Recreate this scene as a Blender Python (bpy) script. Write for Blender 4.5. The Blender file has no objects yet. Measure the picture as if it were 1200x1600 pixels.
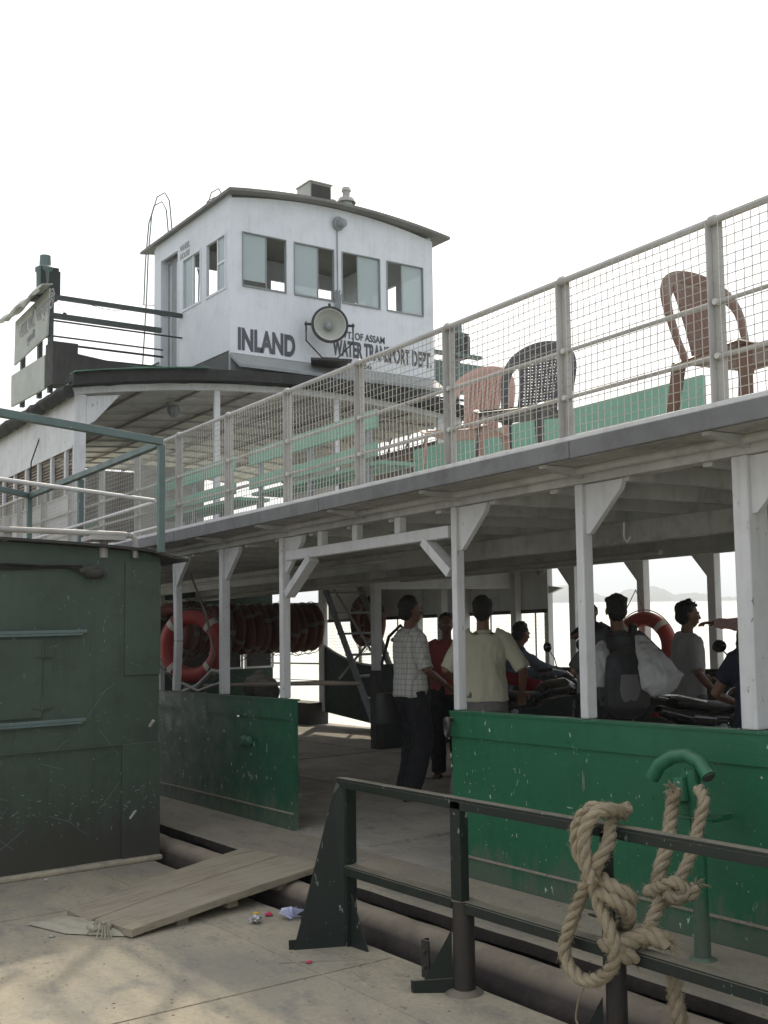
import bpy, bmesh, math, random
from mathutils import Vector, Matrix, Euler, noise
random.seed(7)
R = math.radians
sc = bpy.context.scene
col = sc.collection
# ------------------------------------------------------------------ camera
K = 0.031            # fore-and-aft slope of both vessels (sheer)
CAMZ = 1.53
F, HZ, ROLL = 1700.0, 943.0, 0.013
pitch = math.atan((HZ - 800) / F)
yaw = math.atan(1175 / F * math.cos(pitch))
cd = bpy.data.cameras.new('camera'); cam = bpy.data.objects.new('camera', cd); col.objects.link(cam)
cd.sensor_fit = 'HORIZONTAL'; cd.sensor_width = 36.0; cd.lens = F / 1200 * 36.0
cd.clip_start = 0.05; cd.clip_end = 20000
vh = Vector((-math.cos(yaw), math.sin(yaw), 0)); rh = Vector((math.sin(yaw), math.cos(yaw), 0)); uz = Vector((0, 0, 1))
fw = vh * math.cos(pitch) + uz * math.sin(pitch); u2 = uz * math.cos(pitch) - vh * math.sin(pitch)
cr = rh * math.cos(ROLL) - u2 * math.sin(ROLL); cu = rh * math.sin(ROLL) + u2 * math.cos(ROLL)
M = Matrix((cr, cu, -fw)).transposed().to_4x4(); M.translation = Vector((0, 0, CAMZ))
cam.matrix_world = M
sc.camera = cam
# ------------------------------------------------------------------ sky, sun, exposure
SUN_EL = R(42); sund = Vector((-0.77, 0.64, 0)).normalized() * math.cos(SUN_EL) + Vector((0, 0, math.sin(SUN_EL)))
w = bpy.data.worlds.new('World'); sc.world = w; w.use_nodes = True
nt = w.node_tree; bg = nt.nodes['Background']
sky = nt.nodes.new('ShaderNodeTexSky'); sky.sky_type = 'NISHITA'; sky.sun_disc = False
sky.sun_elevation = SUN_EL; sky.sun_rotation = math.atan2(sund.x, sund.y)
sky.air_density = 1.2; sky.dust_density = 6.0; sky.ozone_density = 1.0
mx = nt.nodes.new('ShaderNodeMix'); mx.data_type = 'RGBA'; mx.inputs[0].default_value = 0.72
nt.links.new(sky.outputs[0], mx.inputs[6]); mx.inputs[7].default_value = (9.6, 9.9, 10.4, 1)   # milky overcast veil
nt.links.new(mx.outputs[2], bg.inputs[0]); bg.inputs[1].default_value = 0.12
sl = bpy.data.lights.new('sun', 'SUN'); sl.energy = 3.4; sl.angle = R(1.6); sl.color = (1, 0.90, 0.74)
so = bpy.data.objects.new('sun', sl); col.objects.link(so)
so.rotation_euler = (-sund).to_track_quat('-Z', 'Y').to_euler(); so.location = (0, 0, 30)
sc.view_settings.view_transform = 'Standard'; sc.view_settings.look = 'None'
sc.view_settings.exposure = 0.2; sc.view_settings.gamma = 1.0
sc.cycles.max_bounces = 12; sc.cycles.diffuse_bounces = 6
sc.cycles.use_denoising = True

# ------------------------------------------------------------------ helpers
def S(x, y, z): return Vector((x, y, z + K * x))
def ray(px, py): return fw * F + cr * (px - 600) + cu * (800 - py)
def onY(px, py, Y): d = ray(px, py); return Vector((0, 0, CAMZ)) + d * (Y / d.y)      # point of the plane y=Y (true heights)
def US(p): return Vector((p.x, p.y, p.z - K * p.x))

def wloc(o):
    v = Vector((0, 0, 0))
    while o is not None: v = v + Vector(o.location); o = o.parent
    return v

class MB:
    def __init__(s): s.v = []; s.f = []; s.m = []
    def add(s, vs, fs, mi=0):
        b = len(s.v); s.v += [Vector(p) for p in vs]; s.f += [tuple(b + i for i in f) for f in fs]; s.m += [mi] * len(fs); return s
    def box(s, x0, x1, y0, y1, z0, z1, mi=0):
        return s.add([(x, y, z) for x in (x0, x1) for y in (y0, y1) for z in (z0, z1)],
                     [(0, 1, 3, 2), (4, 6, 7, 5), (0, 4, 5, 1), (2, 3, 7, 6), (0, 2, 6, 4), (1, 5, 7, 3)], mi)
    def beam(s, a, b, w, h, up=(0, 0, 1), mi=0, w2=None, h2=None):
        a = Vector(a); b = Vector(b); d = (b - a).normalized(); up = Vector(up)
        if abs(d.dot(up)) > .98: up = Vector((1, 0, 0))
        x = d.cross(up).normalized(); y = x.cross(d).normalized()
        w2 = w2 or w; h2 = h2 or h
        vs = [a + x * (i * w / 2) + y * (j * h / 2) for i in (-1, 1) for j in (-1, 1)] + [b + x * (i * w2 / 2) + y * (j * h2 / 2) for i in (-1, 1) for j in (-1, 1)]
        return s.add(vs, [(0, 1, 3, 2), (4, 6, 7, 5), (0, 4, 5, 1), (2, 3, 7, 6), (0, 2, 6, 4), (1, 5, 7, 3)], mi)
    def tube(s, pts, r, n=8, mi=0, closed=False, side=None, cap=True):
        # r: number, list of numbers or list of (a,b); side = fixed side axis for ellipses
        pts = [Vector(p) for p in pts]; k = len(pts)
        if not isinstance(r, (list, tuple)): r = [r] * k
        fr = None; rings = []
        for i, p in enumerate(pts):
            if closed: t = (pts[(i + 1) % k] - pts[i - 1]).normalized()
            else: t = (pts[min(i + 1, k - 1)] - pts[max(i - 1, 0)]).normalized()
            if side is not None:
                x = Vector(side); x = (x - t * x.dot(t)).normalized()
            elif fr is None:
                x = t.orthogonal().normalized()
            else:
                x = (fr - t * fr.dot(t)).normalized()
            fr = x; y = t.cross(x)
            ra, rb = r[i] if isinstance(r[i], (list, tuple)) else (r[i], r[i])
            rings.append([p + x * (ra * math.cos(2 * math.pi * j / n)) + y * (rb * math.sin(2 * math.pi * j / n)) for j in range(n)])
        vs = [q for g in rings for q in g]; fs = []
        for i in range(k if closed else k - 1):
            a = i * n; b = ((i + 1) % k) * n
            for j in range(n): fs.append((a + j, a + (j + 1) % n, b + (j + 1) % n, b + j))
        if not closed and cap: fs += [tuple(range(n))[::-1], tuple((k - 1) * n + j for j in range(n))]
        return s.add(vs, fs, mi)
    def cyl(s, a, b, r, n=12, mi=0, r2=None): return s.tube([a, b], [r, r2 if r2 is not None else r], n, mi)
    def prism(s, poly, off, mi=0):
        n = len(poly); p = [Vector(q) for q in poly]; off = Vector(off)
        return s.add(p + [q + off for q in p], [tuple(range(n))[::-1], tuple(range(n, 2 * n))] + [(i, (i + 1) % n, n + (i + 1) % n, n + i) for i in range(n)], mi)
    def ell(s, c, rx, ry, rz, nu=16, nv=10, mi=0, rot=None):
        c = Vector(c); vs = [];
        for i in range(nv + 1):
            th = math.pi * i / nv
            for j in range(nu):
                ph = 2 * math.pi * j / nu
                q = Vector((rx * math.sin(th) * math.cos(ph), ry * math.sin(th) * math.sin(ph), rz * math.cos(th)))
                if rot: q = rot @ q
                vs.append(c + q)
        fs = []
        for i in range(nv):
            for j in range(nu): fs.append((i * nu + j, (i + 1) * nu + j, (i + 1) * nu + (j + 1) % nu, i * nu + (j + 1) % nu))
        return s.add(vs, fs, mi)
    def lathe(s, prof, c=(0, 0, 0), n=24, mi=0, axis=None, th0=0.0, th1=None):
        c = Vector(c); ax = Vector(axis or (0, 0, 1)).normalized(); x = ax.orthogonal().normalized(); y = ax.cross(x)
        if abs(ax.z) > .99: x = Vector((1, 0, 0)); y = Vector((0, 1, 0))
        k = len(prof); vs = []; full = th1 is None; span = 2 * math.pi if full else th1 - th0
        m = n if full else n + 1
        for j in range(m):
            a = th0 + span * j / n
            for (r, h) in prof: vs.append(c + x * (r * math.cos(a)) + y * (r * math.sin(a)) + ax * h)
        fs = []
        for j in range(n):
            b = ((j + 1) % m) * k
            for i in range(k - 1): fs.append((j * k + i, b + i, b + i + 1, j * k + i + 1))
        return s.add(vs, fs, mi)
    def torus(s, c, R_, r, n=40, m=10, axis=(0, 0, 1), mi=0):
        ax = Vector(axis).normalized(); x = ax.orthogonal().normalized(); y = ax.cross(x); c = Vector(c)
        return s.tube([c + x * (R_ * math.cos(2 * math.pi * i / n)) + y * (R_ * math.sin(2 * math.pi * i / n)) for i in range(n)], r, m, mi, closed=True)
    def xf(s, mat):
        s.v = [mat @ v for v in s.v]; return s
    def build(s, name, mats, parent=None, shear=True, smooth=False, bevel=0.0, glob=True, normals=True):
        me = bpy.data.meshes.new(name)
        off = wloc(parent) if glob else Vector((0, 0, 0))
        vs = []
        for v in s.v:
            q = v.copy()
            if shear and glob: q.z += K * q.x
            vs.append(q - off)
        me.from_pydata(vs, [], s.f)
        for m_ in (mats if isinstance(mats, (list, tuple)) else [mats]): me.materials.append(m_)
        me.polygons.foreach_set('material_index', s.m)
        if smooth: me.polygons.foreach_set('use_smooth', [True] * len(s.f))
        me.update()
        if normals:
            bm = bmesh.new(); bm.from_mesh(me); bmesh.ops.recalc_face_normals(bm, faces=bm.faces); bm.to_mesh(me); bm.free()
        o = bpy.data.objects.new(name, me); col.objects.link(o); o.parent = parent
        if bevel:
            b = o.modifiers.new('bevel', 'BEVEL'); b.width = bevel; b.segments = 2; b.limit_method = 'ANGLE'; b.angle_limit = R(40)
        if smooth:
            try: me.set_sharp_from_angle(angle=R(40))
            except Exception: pass
        return o

def tag(o, label, cat=None, group=None, kind=None):
    if label: o['label'] = label
    if cat: o['category'] = cat
    if group: o['group'] = group
    if kind: o['kind'] = kind
    return o
def empty(name, loc, label, cat, group=None, rz=0.0, shear=True):
    o = bpy.data.objects.new(name, None); col.objects.link(o); o.empty_display_size = .1
    o.location = S(*loc) if shear else Vector(loc); o.rotation_euler = (0, 0, rz)
    return tag(o, label, cat, group)
def copy_tree(o, parent=None):
    c = o.copy(); col.objects.link(c); c.parent = parent
    for ch in list(o.children): copy_tree(ch, c)
    return c
work = bpy.data.scenes.new('workbench')          # small scene in which modifiers and text are evaluated
def evaluated_mesh(o):
    work.collection.objects.link(o); vl = work.view_layers[0]; vl.update(); dg = vl.depsgraph; dg.update()
    me = bpy.data.meshes.new_from_object(o.evaluated_get(dg), depsgraph=dg); work.collection.objects.unlink(o); return me
def apply_mods(o):
    me = evaluated_mesh(o); old = o.data; o.modifiers.clear(); o.data = me
    bpy.data.meshes.remove(old)
def blob(mb, name, mat, parent, vox=.008, it=3, wr=0.0, wf=18.0, glob=False):
    """join overlapping chains into one continuous surface"""
    o = mb.build(name, mat, None, shear=False, glob=False)
    m = o.modifiers.new('r', 'REMESH'); m.mode = 'VOXEL'; m.voxel_size = vox; m.use_smooth_shade = True
    s_ = o.modifiers.new('s', 'SMOOTH'); s_.iterations = it; s_.factor = .5
    apply_mods(o)
    if wr:
        cos = [v.co.copy() for v in o.data.vertices]; nos = [v.normal.copy() for v in o.data.vertices]; flat = []
        for p, nv in zip(cos, nos):
            n = noise.noise(Vector((p.x * wf, p.y * wf, p.z * wf * .55))) + .5 * noise.noise(Vector((p.x * wf * 2.3 + 9, p.y * wf * 2.3, p.z * wf * 1.2)))
            flat += (p + nv * (wr * n))[:]
        o.data.vertices.foreach_set('co', flat); o.data.update()
    if glob:
        off = wloc(parent)
        for v in o.data.vertices: v.co = v.co - off
    o.parent = parent
    return o

# ------------------------------------------------------------------ materials
MAT = {}
def nn(t, k, **kw):
    n = t.nodes.new(k)
    for a, b in kw.items(): setattr(n, a, b)
    return n
def noise_n(t, vec, scale, detail=6, rough=.6):
    n = nn(t, 'ShaderNodeTexNoise'); n.inputs['Scale'].default_value = scale; n.inputs['Detail'].default_value = detail; n.inputs['Roughness'].default_value = rough
    t.links.new(vec, n.inputs['Vector']); return n.outputs['Fac']
def ramp(t, v, a, b, lo=0.0, hi=1.0):
    m = nn(t, 'ShaderNodeMapRange'); m.inputs[1].default_value = a; m.inputs[2].default_value = b; m.inputs[3].default_value = lo; m.inputs[4].default_value = hi
    m.clamp = True; t.links.new(v, m.inputs[0]); return m.outputs[0]
def mapv(t, vec, sc_):
    m = nn(t, 'ShaderNodeMapping'); m.inputs['Scale'].default_value = sc_; t.links.new(vec, m.inputs[0]); return m.outputs[0]
def mixc(t, f, a, b):
    m = nn(t, 'ShaderNodeMix', data_type='RGBA')
    for i, x in ((0, f), (6, a), (7, b)):
        if isinstance(x, bpy.types.NodeSocket): t.links.new(x, m.inputs[i])
        elif i == 0: m.inputs[0].default_value = x
        else: m.inputs[i].default_value = (*x, 1)
    return m.outputs[2]
def mul(t, a, b):
    m = nn(t, 'ShaderNodeMath', operation='MULTIPLY')
    for i, x in ((0, a), (1, b)):
        if isinstance(x, bpy.types.NodeSocket): t.links.new(x, m.inputs[i])
        else: m.inputs[i].default_value = x
    return m.outputs[0]
def base(name):
    m = bpy.data.materials.new(name); m.use_nodes = True; t = m.node_tree
    b = t.nodes['Principled BSDF']; tc = nn(t, 'ShaderNodeTexCoord'); MAT[name] = m
    return m, t, b, tc.outputs['Object']
def paint(name, c, rough=.5, var=.25, dirt=(.10, .085, .065), dirt_amt=.35, dust=(.32, .28, .21), dust_amt=.6, chips=.0, chipc=(.5, .5, .48),
          streak=.4, bump=.15, metal=0.0, zband=None, sc_=1.0, spec=.4, fine=0.0, grime=None, dz=(.35, .95)):
    m, t, b, vec = base(name)
    n1 = noise_n(t, vec, 1.7 * sc_, 8)
    c2 = tuple(x * (1 - var) for x in c); c3 = tuple(min(1, x * (1 + var * .5)) for x in c)
    cc = mixc(t, ramp(t, n1, .3, .7), c3, c2)
    if dirt_amt:
        nd = noise_n(t, vec, 4.5 * sc_, 10, .7); cc = mixc(t, mul(t, ramp(t, nd, .5, .75), dirt_amt), cc, dirt)
    if streak:
        ns = noise_n(t, mapv(t, vec, (9, 9, .7)), 2.0 * sc_, 6); cc = mixc(t, mul(t, ramp(t, ns, .52, .75), streak), cc, dirt)
    if fine:
        nf = noise_n(t, vec, 60 * sc_, 4); cc = mixc(t, mul(t, ramp(t, nf, .45, .7), fine), cc, c2)
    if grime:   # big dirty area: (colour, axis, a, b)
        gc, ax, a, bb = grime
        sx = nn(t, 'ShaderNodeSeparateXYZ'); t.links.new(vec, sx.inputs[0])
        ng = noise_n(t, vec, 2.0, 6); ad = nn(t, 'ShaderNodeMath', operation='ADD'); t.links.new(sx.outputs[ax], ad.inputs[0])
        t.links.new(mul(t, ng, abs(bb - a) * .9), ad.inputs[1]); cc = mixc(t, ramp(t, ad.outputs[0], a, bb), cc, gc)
    if zband:   # stained foot of a plate: (z0, z1, colour, amount)
        z0, z1, zc, za = zband
        sx = nn(t, 'ShaderNodeSeparateXYZ'); t.links.new(vec, sx.inputs[0])
        ma = nn(t, 'ShaderNodeMath', operation='MULTIPLY_ADD'); t.links.new(sx.outputs[0], ma.inputs[0]); ma.inputs[1].default_value = -K; t.links.new(sx.outputs[2], ma.inputs[2])
        nz = noise_n(t, mapv(t, vec, (4, 4, 1)), 3, 8, .7); ad = nn(t, 'ShaderNodeMath', operation='ADD'); t.links.new(ma.outputs[0], ad.inputs[0])
        t.links.new(ramp(t, nz, .3, .7, -.16, .16), ad.inputs[1]); cc = mixc(t, ramp(t, ad.outputs[0], z0, z1, za, 0), cc, zc)
    if chips:
        nc = noise_n(t, mapv(t, vec, (1, 1, .45)), 38 * sc_, 3, .6); nb = noise_n(t, vec, 3.1 * sc_, 3)
        f = mul(t, ramp(t, nc, .665, .69), ramp(t, nb, .48, .56)); cc = mixc(t, mul(t, f, chips), cc, chipc)
    if dust_amt:
        g = nn(t, 'ShaderNodeNewGeometry'); sx = nn(t, 'ShaderNodeSeparateXYZ'); t.links.new(g.outputs['Normal'], sx.inputs[0])
        nq = noise_n(t, vec, 7 * sc_, 8); f = mul(t, ramp(t, sx.outputs[2], dz[0], dz[1]), ramp(t, nq, .2, .55, .45, 1)); cc = mixc(t, mul(t, f, dust_amt), cc, dust)
    t.links.new(cc, b.inputs['Base Color'])
    nr = noise_n(t, vec, 8 * sc_, 6); t.links.new(ramp(t, nr, .3, .7, max(.05, rough - .12), min(1, rough + .15)), b.inputs['Roughness'])
    b.inputs['Metallic'].default_value = metal; b.inputs['Specular IOR Level'].default_value = spec
    if bump:
        bp = nn(t, 'ShaderNodeBump'); bp.inputs['Strength'].default_value = bump; bp.inputs['Distance'].default_value = .01
        nb1 = noise_n(t, vec, 26 * sc_, 8, .65); nb2 = noise_n(t, vec, 2.2 * sc_, 3)
        ad = nn(t, 'ShaderNodeMath', operation='MULTIPLY_ADD'); t.links.new(nb2, ad.inputs[0]); ad.inputs[1].default_value = 2.2; t.links.new(nb1, ad.inputs[2])
        t.links.new(ad.outputs[0], bp.inputs['Height']); t.links.new(bp.outputs[0], b.inputs['Normal'])
    return m
white = paint('white_paint', (.60, .60, .60), .5, .12, (.22, .19, .15), .30, streak=.28, chips=.7, chipc=(.10, .07, .05), dust_amt=.35)
whouse = paint('wheelhouse_paint', (.66, .68, .72), .55, .06, (.36, .33, .29), .28, streak=.2, chips=.35, chipc=(.25, .2, .16), dust_amt=.3, bump=.10)
beamw = paint('under_deck_paint', (.51, .505, .49), .6, .25, (.10, .085, .07), .5, streak=.2, dust_amt=.3)
plankm = paint('under_deck_planks', (.46, .45, .43), .7, .3, (.06, .05, .04), .6, streak=.2, dust_amt=.3)
greyedge = paint('grey_edge_board', (.17, .17, .17), .7, .3, (.07, .065, .06), .6, streak=.3, dust_amt=.5, bump=.4)
green = paint('green_bulwark_paint', (.019, .125, .060), .38, .14, (.018, .06, .036), .3, streak=.2, dust_amt=.25, dust=(.20, .25, .18), chips=.9, chipc=(.5, .55, .5), bump=.32, zband=(.16, .30, (.10, .12, .09), .8))
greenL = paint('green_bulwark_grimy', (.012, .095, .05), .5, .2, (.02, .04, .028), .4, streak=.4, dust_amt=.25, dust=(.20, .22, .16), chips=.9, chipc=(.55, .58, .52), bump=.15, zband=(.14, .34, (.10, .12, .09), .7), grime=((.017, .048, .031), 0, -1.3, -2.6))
shedm = paint('shed_green_paint', (.052, .078, .056), .42, .22, (.025, .03, .028), .5, streak=.4, dust_amt=.5, chips=.45, chipc=(.25, .36, .32), bump=.22, zband=(.22, .52, (.045, .04, .034), .85), sc_=.9)
dkgreen = paint('dark_green_iron', (.011, .018, .014), .45, .25, (.012, .012, .011), .5, streak=.3, dust_amt=.55, chips=.8, chipc=(.3, .36, .33), bump=.2)
blkiron = paint('black_iron', (.03, .028, .026), .45, .3, (.08, .05, .035), .5, streak=.4, dust_amt=.6, bump=.3)
framegr = paint('grey_green_frame', (.11, .16, .15), .5, .2, (.05, .05, .045), .4, streak=.2, dust_amt=.3, chips=.5)
lead = paint('galvanised_pipe', (.38, .37, .35), .5, .2, (.16, .12, .09), .5, streak=.1, dust_amt=.3)
mint = paint('mint_bench_paint', (.21, .40, .295), .5, .12, (.12, .2, .15), .25, streak=.2, dust_amt=.3, chips=.5, chipc=(.4, .45, .4))
blackroof = paint('tarred_roof_edge', (.028, .028, .026), .8, .3, (.06, .055, .045), .4, streak=.3, dust_amt=.3, bump=.8)
rooftop = paint('green_roof_sheet', (.10, .20, .15), .6, .3, (.08, .075, .06), .5, streak=.1, dust_amt=.3)
ceilm = paint('canopy_ceiling', (.66, .64, .57), .6, .3, (.22, .16, .12), .5, streak=.1, dust_amt=0, sc_=.7)
browncl = paint('brown_louvre', (.26, .21, .17), .7, .3, (.1, .08, .06), .4, dust_amt=.2)
greyp = paint('grey_paint', (.26, .28, .29), .5, .15, (.12, .11, .1), .3, streak=.2, dust_amt=.3)
darkin = paint('dark_interior', (.05, .048, .045), .8, .3, dust_amt=.2)
railp = paint('guard_rail_paint', (.46, .45, .43), .55, .15, (.2, .16, .12), .45, streak=.35, dust_amt=.35, chips=.8, chipc=(.16, .10, .06), bump=.3)
wirem = paint('galvanised_wire', (.55, .54, .50), .5, .2, (.2, .14, .1), .3, streak=0, dust_amt=0, bump=0)
orange = paint('lifebuoy_orange', (.30, .034, .026), .5, .2, (.12, .04, .03), .4, streak=.2, dust_amt=.3, dust=(.4, .2, .15), bump=.1)
wingm = paint('wing_rail_grey', (.055, .065, .065), .5, .2, (.04, .035, .03), .4, streak=.2, dust_amt=.3)
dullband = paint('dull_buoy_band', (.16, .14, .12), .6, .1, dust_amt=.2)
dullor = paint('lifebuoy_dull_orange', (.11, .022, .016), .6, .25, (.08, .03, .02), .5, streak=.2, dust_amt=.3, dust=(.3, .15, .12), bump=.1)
bandm = paint('buoy_band', (.50, .48, .40), .6, .1, (.25, .2, .15), .4, dust_amt=.2)
cord = paint('grab_cord', (.16, .14, .12), .8, .2, dust_amt=.0)
letter = paint('letter_paint', (.085, .085, .10), .6, .2, (.2, .2, .2), .3, streak=.1, dust_amt=0, bump=0)
fadedlet = paint('faded_letter_paint', (.30, .31, .31), .6, .2, (.45, .45, .43), .6, streak=.1, dust_amt=0, bump=0)
signm = paint('sign_sheet', (.42, .43, .39), .6, .15, (.22, .21, .17), .4, streak=.3, dust_amt=.2, bump=.3)
pinkpl = paint('pink_brown_plastic', (.48, .30, .24), .4, .1, (.25, .15, .12), .2, dust_amt=.3, streak=0, bump=.05)
darkpl = paint('charcoal_plastic', (.065, .06, .062), .4, .1, (.1, .09, .08), .2, dust_amt=.3, streak=0, bump=.05)
brownpl = paint('brown_plastic', (.16, .085, .055), .4, .1, (.1, .07, .05), .2, dust_amt=.3, streak=0, bump=.05)
chrome = paint('chrome', (.6, .6, .6), .2, .05, dirt_amt=.1, streak=0, dust_amt=.1, bump=0, metal=1.0)
bikebl = paint('motorcycle_black', (.012, .012, .013), .22, .1, (.05, .045, .04), .3, streak=0, dust_amt=.25, bump=.02, spec=.6)
rubber = paint('rubber', (.02, .02, .02), .8, .2, (.08, .07, .06), .4, streak=0, dust_amt=.4, bump=.2)
seatm = paint('seat_vinyl', (.03, .03, .032), .45, .1, dust_amt=.2, streak=0, bump=.05)
redm = paint('red_plastic', (.16, .008, .008), .3, .1, dust_amt=.1, streak=0, bump=0)
platem = paint('number_plate', (.5, .5, .46), .5, .1, dust_amt=.1, streak=0, bump=0)
ropem = paint('manila_rope', (.33, .275, .185), .9, .28, (.26, .19, .11), .5, streak=0, dust_amt=0, fine=.5, bump=.7, sc_=3)
yrope = paint('yellowed_fibre', (.45, .36, .10), .9, .2, dust_amt=0, streak=0, bump=0)
def woodmat():
    m, t, b, vec = base('weathered_plank')
    g1 = noise_n(t, mapv(t, vec, (34, 1.6, 34)), 1.0, 6, .65); g2 = noise_n(t, mapv(t, vec, (90, 4, 60)), 1.0, 4, .6); n3 = noise_n(t, vec, 3.2, 8, .65)
    cc = mixc(t, ramp(t, g1, .3, .7), (.36, .315, .235), (.24, .205, .15)); cc = mixc(t, mul(t, ramp(t, g2, .55, .68), .7), cc, (.12, .10, .075))
    cc = mixc(t, mul(t, ramp(t, n3, .45, .62), .6), cc, (.34, .30, .23)); t.links.new(cc, b.inputs['Base Color']); b.inputs['Roughness'].default_value = .9; b.inputs['Specular IOR Level'].default_value = .2
    bp = nn(t, 'ShaderNodeBump'); bp.inputs['Strength'].default_value = .7; bp.inputs['Distance'].default_value = .006
    ad = nn(t, 'ShaderNodeMath', operation='ADD'); t.links.new(g1, ad.inputs[0]); t.links.new(g2, ad.inputs[1]); t.links.new(ad.outputs[0], bp.inputs['Height']); t.links.new(bp.outputs[0], b.inputs['Normal'])
    return m
plankwood = woodmat()
sackm = paint('sack_cloth', (.39, .36, .28), .9, .15, (.25, .22, .17), .4, streak=0, dust_amt=.2, bump=.5, sc_=3)
plasticbag = paint('white_sack', (.46, .46, .45), .6, .1, (.3, .28, .25), .3, streak=.1, dust_amt=.1, bump=.3, sc_=3)
tarp = paint('grimy_tarpaulin', (.10, .095, .085), .8, .35, (.05, .04, .035), .5, dust_amt=.5, bump=.6)
skinm = paint('brown_skin', (.17, .085, .05), .5, .12, (.12, .06, .035), .2, streak=0, dust_amt=0, bump=.05)
hairm = paint('black_hair', (.012, .010, .009), .5, .2, (.02, .015, .012), .2, streak=0, dust_amt=0, bump=.8, sc_=4)
black_cloth = paint('black_trousers', (.014, .014, .017), .85, .2, dirt_amt=.1, streak=0, dust_amt=.05, bump=.2, sc_=3)
yshirt = paint('pale_yellow_shirt', (.52, .50, .38), .85, .08, dirt_amt=.0, streak=0, dust_amt=0, bump=.2, sc_=3)
redshirt = paint('dusty_red_shirt', (.30, .06, .06), .85, .1, dirt_amt=.0, streak=0, dust_amt=0, bump=.2, sc_=3)
greyshirt = paint('grey_tshirt', (.34, .34, .33), .85, .1, dirt_amt=.0, streak=0, dust_amt=0, bump=.2, sc_=3)
blueshirt = paint('blue_grey_shirt', (.10, .13, .17), .85, .1, dirt_amt=.0, streak=0, dust_amt=0, bump=.2, sc_=3)
darkshirt = paint('charcoal_shirt', (.06, .06, .062), .85, .1, dirt_amt=.0, streak=0, dust_amt=0, bump=.2, sc_=3)
innerbw = paint('inner_bulwark_shade_green', (.014, .035, .024), .6, .3, (.03, .025, .02), .6, streak=.4, dust_amt=.3)  # backlit shade of the inner bulwarks put into a near-black green
navy = paint('navy_cloth', (.016, .018, .034), .85, .1, dirt_amt=.0, streak=0, dust_amt=0, bump=.2, sc_=3)
greycl = paint('grey_cloth', (.16, .155, .15), .85, .1, dirt_amt=.0, streak=0, dust_amt=0, bump=.2, sc_=3)
redcl = paint('red_cloth', (.22, .012, .02), .8, .1, dirt_amt=.0, streak=0, dust_amt=0, bump=.2, sc_=3)
paperm = paint('crumpled_paper', (.55, .57, .72), .8, .05, dirt_amt=.0, streak=0, dust_amt=0, bump=.2)
foilm = paint('foil', (.5, .5, .5), .3, .1, dirt_amt=.1, streak=0, dust_amt=0, bump=.2, metal=.6)
yellowm = paint('yellow_wrapper', (.6, .38, .03), .5, .1, dirt_amt=.1, streak=0, dust_amt=0)
pinkm = paint('pink_wrapper', (.55, .05, .12), .5, .1, dirt_amt=.1, streak=0, dust_amt=0)
eyew = paint('eye_white', (.5, .48, .45), .3, 0, dirt_amt=0, streak=0, dust_amt=0, bump=0)

def checks(name, c, line, s1):
    m, t, b, vec = base(name)
    sx = nn(t, 'ShaderNodeSeparateXYZ'); t.links.new(vec, sx.inputs[0]); cc = c
    out = None
    for i, k in ((2, s1), (1, s1), (0, s1)):
        mm = nn(t, 'ShaderNodeMath', operation='MULTIPLY'); t.links.new(sx.outputs[i], mm.inputs[0]); mm.inputs[1].default_value = k
        fr = nn(t, 'ShaderNodeMath', operation='PINGPONG'); t.links.new(mm.outputs[0], fr.inputs[0]); fr.inputs[1].default_value = .5
        f = ramp(t, fr.outputs[0], .36, .44, 0, .55 if i != 0 else .3)
        cc = mixc(t, f, cc, line)
    t.links.new(cc, b.inputs['Base Color']); b.inputs['Roughness'].default_value = .9
    return m
plaid = checks('plaid_shirt', (.56, .55, .50), (.26, .27, .26), 22)
pinkplaid = checks('pink_striped_sleeve', (.58, .42, .42), (.5, .2, .22), 60)

def deckmat(name, c1, c2, c3, sc_=1.0):
    m, t, b, vec = base(name)
    n1 = noise_n(t, mapv(t, vec, (1.0, 1.6, 1)), .9 * sc_, 10, .62); n2 = noise_n(t, mapv(t, vec, (1, 1.8, 1)), 3.5 * sc_, 10, .74); n3 = noise_n(t, vec, 45, 4)
    n4 = noise_n(t, vec, .45, 4)
    cc = mixc(t, ramp(t, n1, .40, .62), c1, c2)
    cc = mixc(t, mul(t, ramp(t, n2, .52, .66), .6), cc, c3)
    n5 = noise_n(t, mapv(t, vec, (1.4, 2.6, 1)), 12 * sc_, 8, .75); cc = mixc(t, mul(t, ramp(t, n5, .57, .70), .35), cc, tuple(x * .8 for x in c3))
    cc = mixc(t, mul(t, ramp(t, n4, .45, .6), .25), cc, tuple(x * .55 for x in c1))
    cc = mixc(t, ramp(t, n3, .40, .70, 0, .42), cc, tuple(x * .55 for x in c1)); n6 = noise_n(t, vec, 150, 3, .7); cc = mixc(t, ramp(t, n6, .55, .68, 0, .4), cc, tuple(x * .5 for x in c1)); n7 = noise_n(t, vec, 14, 2); cc = mixc(t, ramp(t, n7, .70, .73, 0, .6), cc, tuple(x * .35 for x in c1))
    t.links.new(cc, b.inputs['Base Color']); b.inputs['Roughness'].default_value = .85; b.inputs['Specular IOR Level'].default_value = .25
    bp = nn(t, 'ShaderNodeBump'); bp.inputs['Strength'].default_value = .5; bp.inputs['Distance'].default_value = .008
    ad = nn(t, 'ShaderNodeMath', operation='ADD'); t.links.new(n2, ad.inputs[0]); t.links.new(noise_n(t, vec, 70, 6, .7), ad.inputs[1])
    t.links.new(ad.outputs[0], bp.inputs['Height']); t.links.new(bp.outputs[0], b.inputs['Normal'])
    return m
deckd = deckmat('dusty_pontoon_plate', (.43, .375, .275), (.29, .27, .22), (.135, .142, .155))
deckf = deckmat('dusty_ferry_deck', (.42, .385, .32), (.29, .265, .225), (.13, .127, .12), 1.3)
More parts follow.
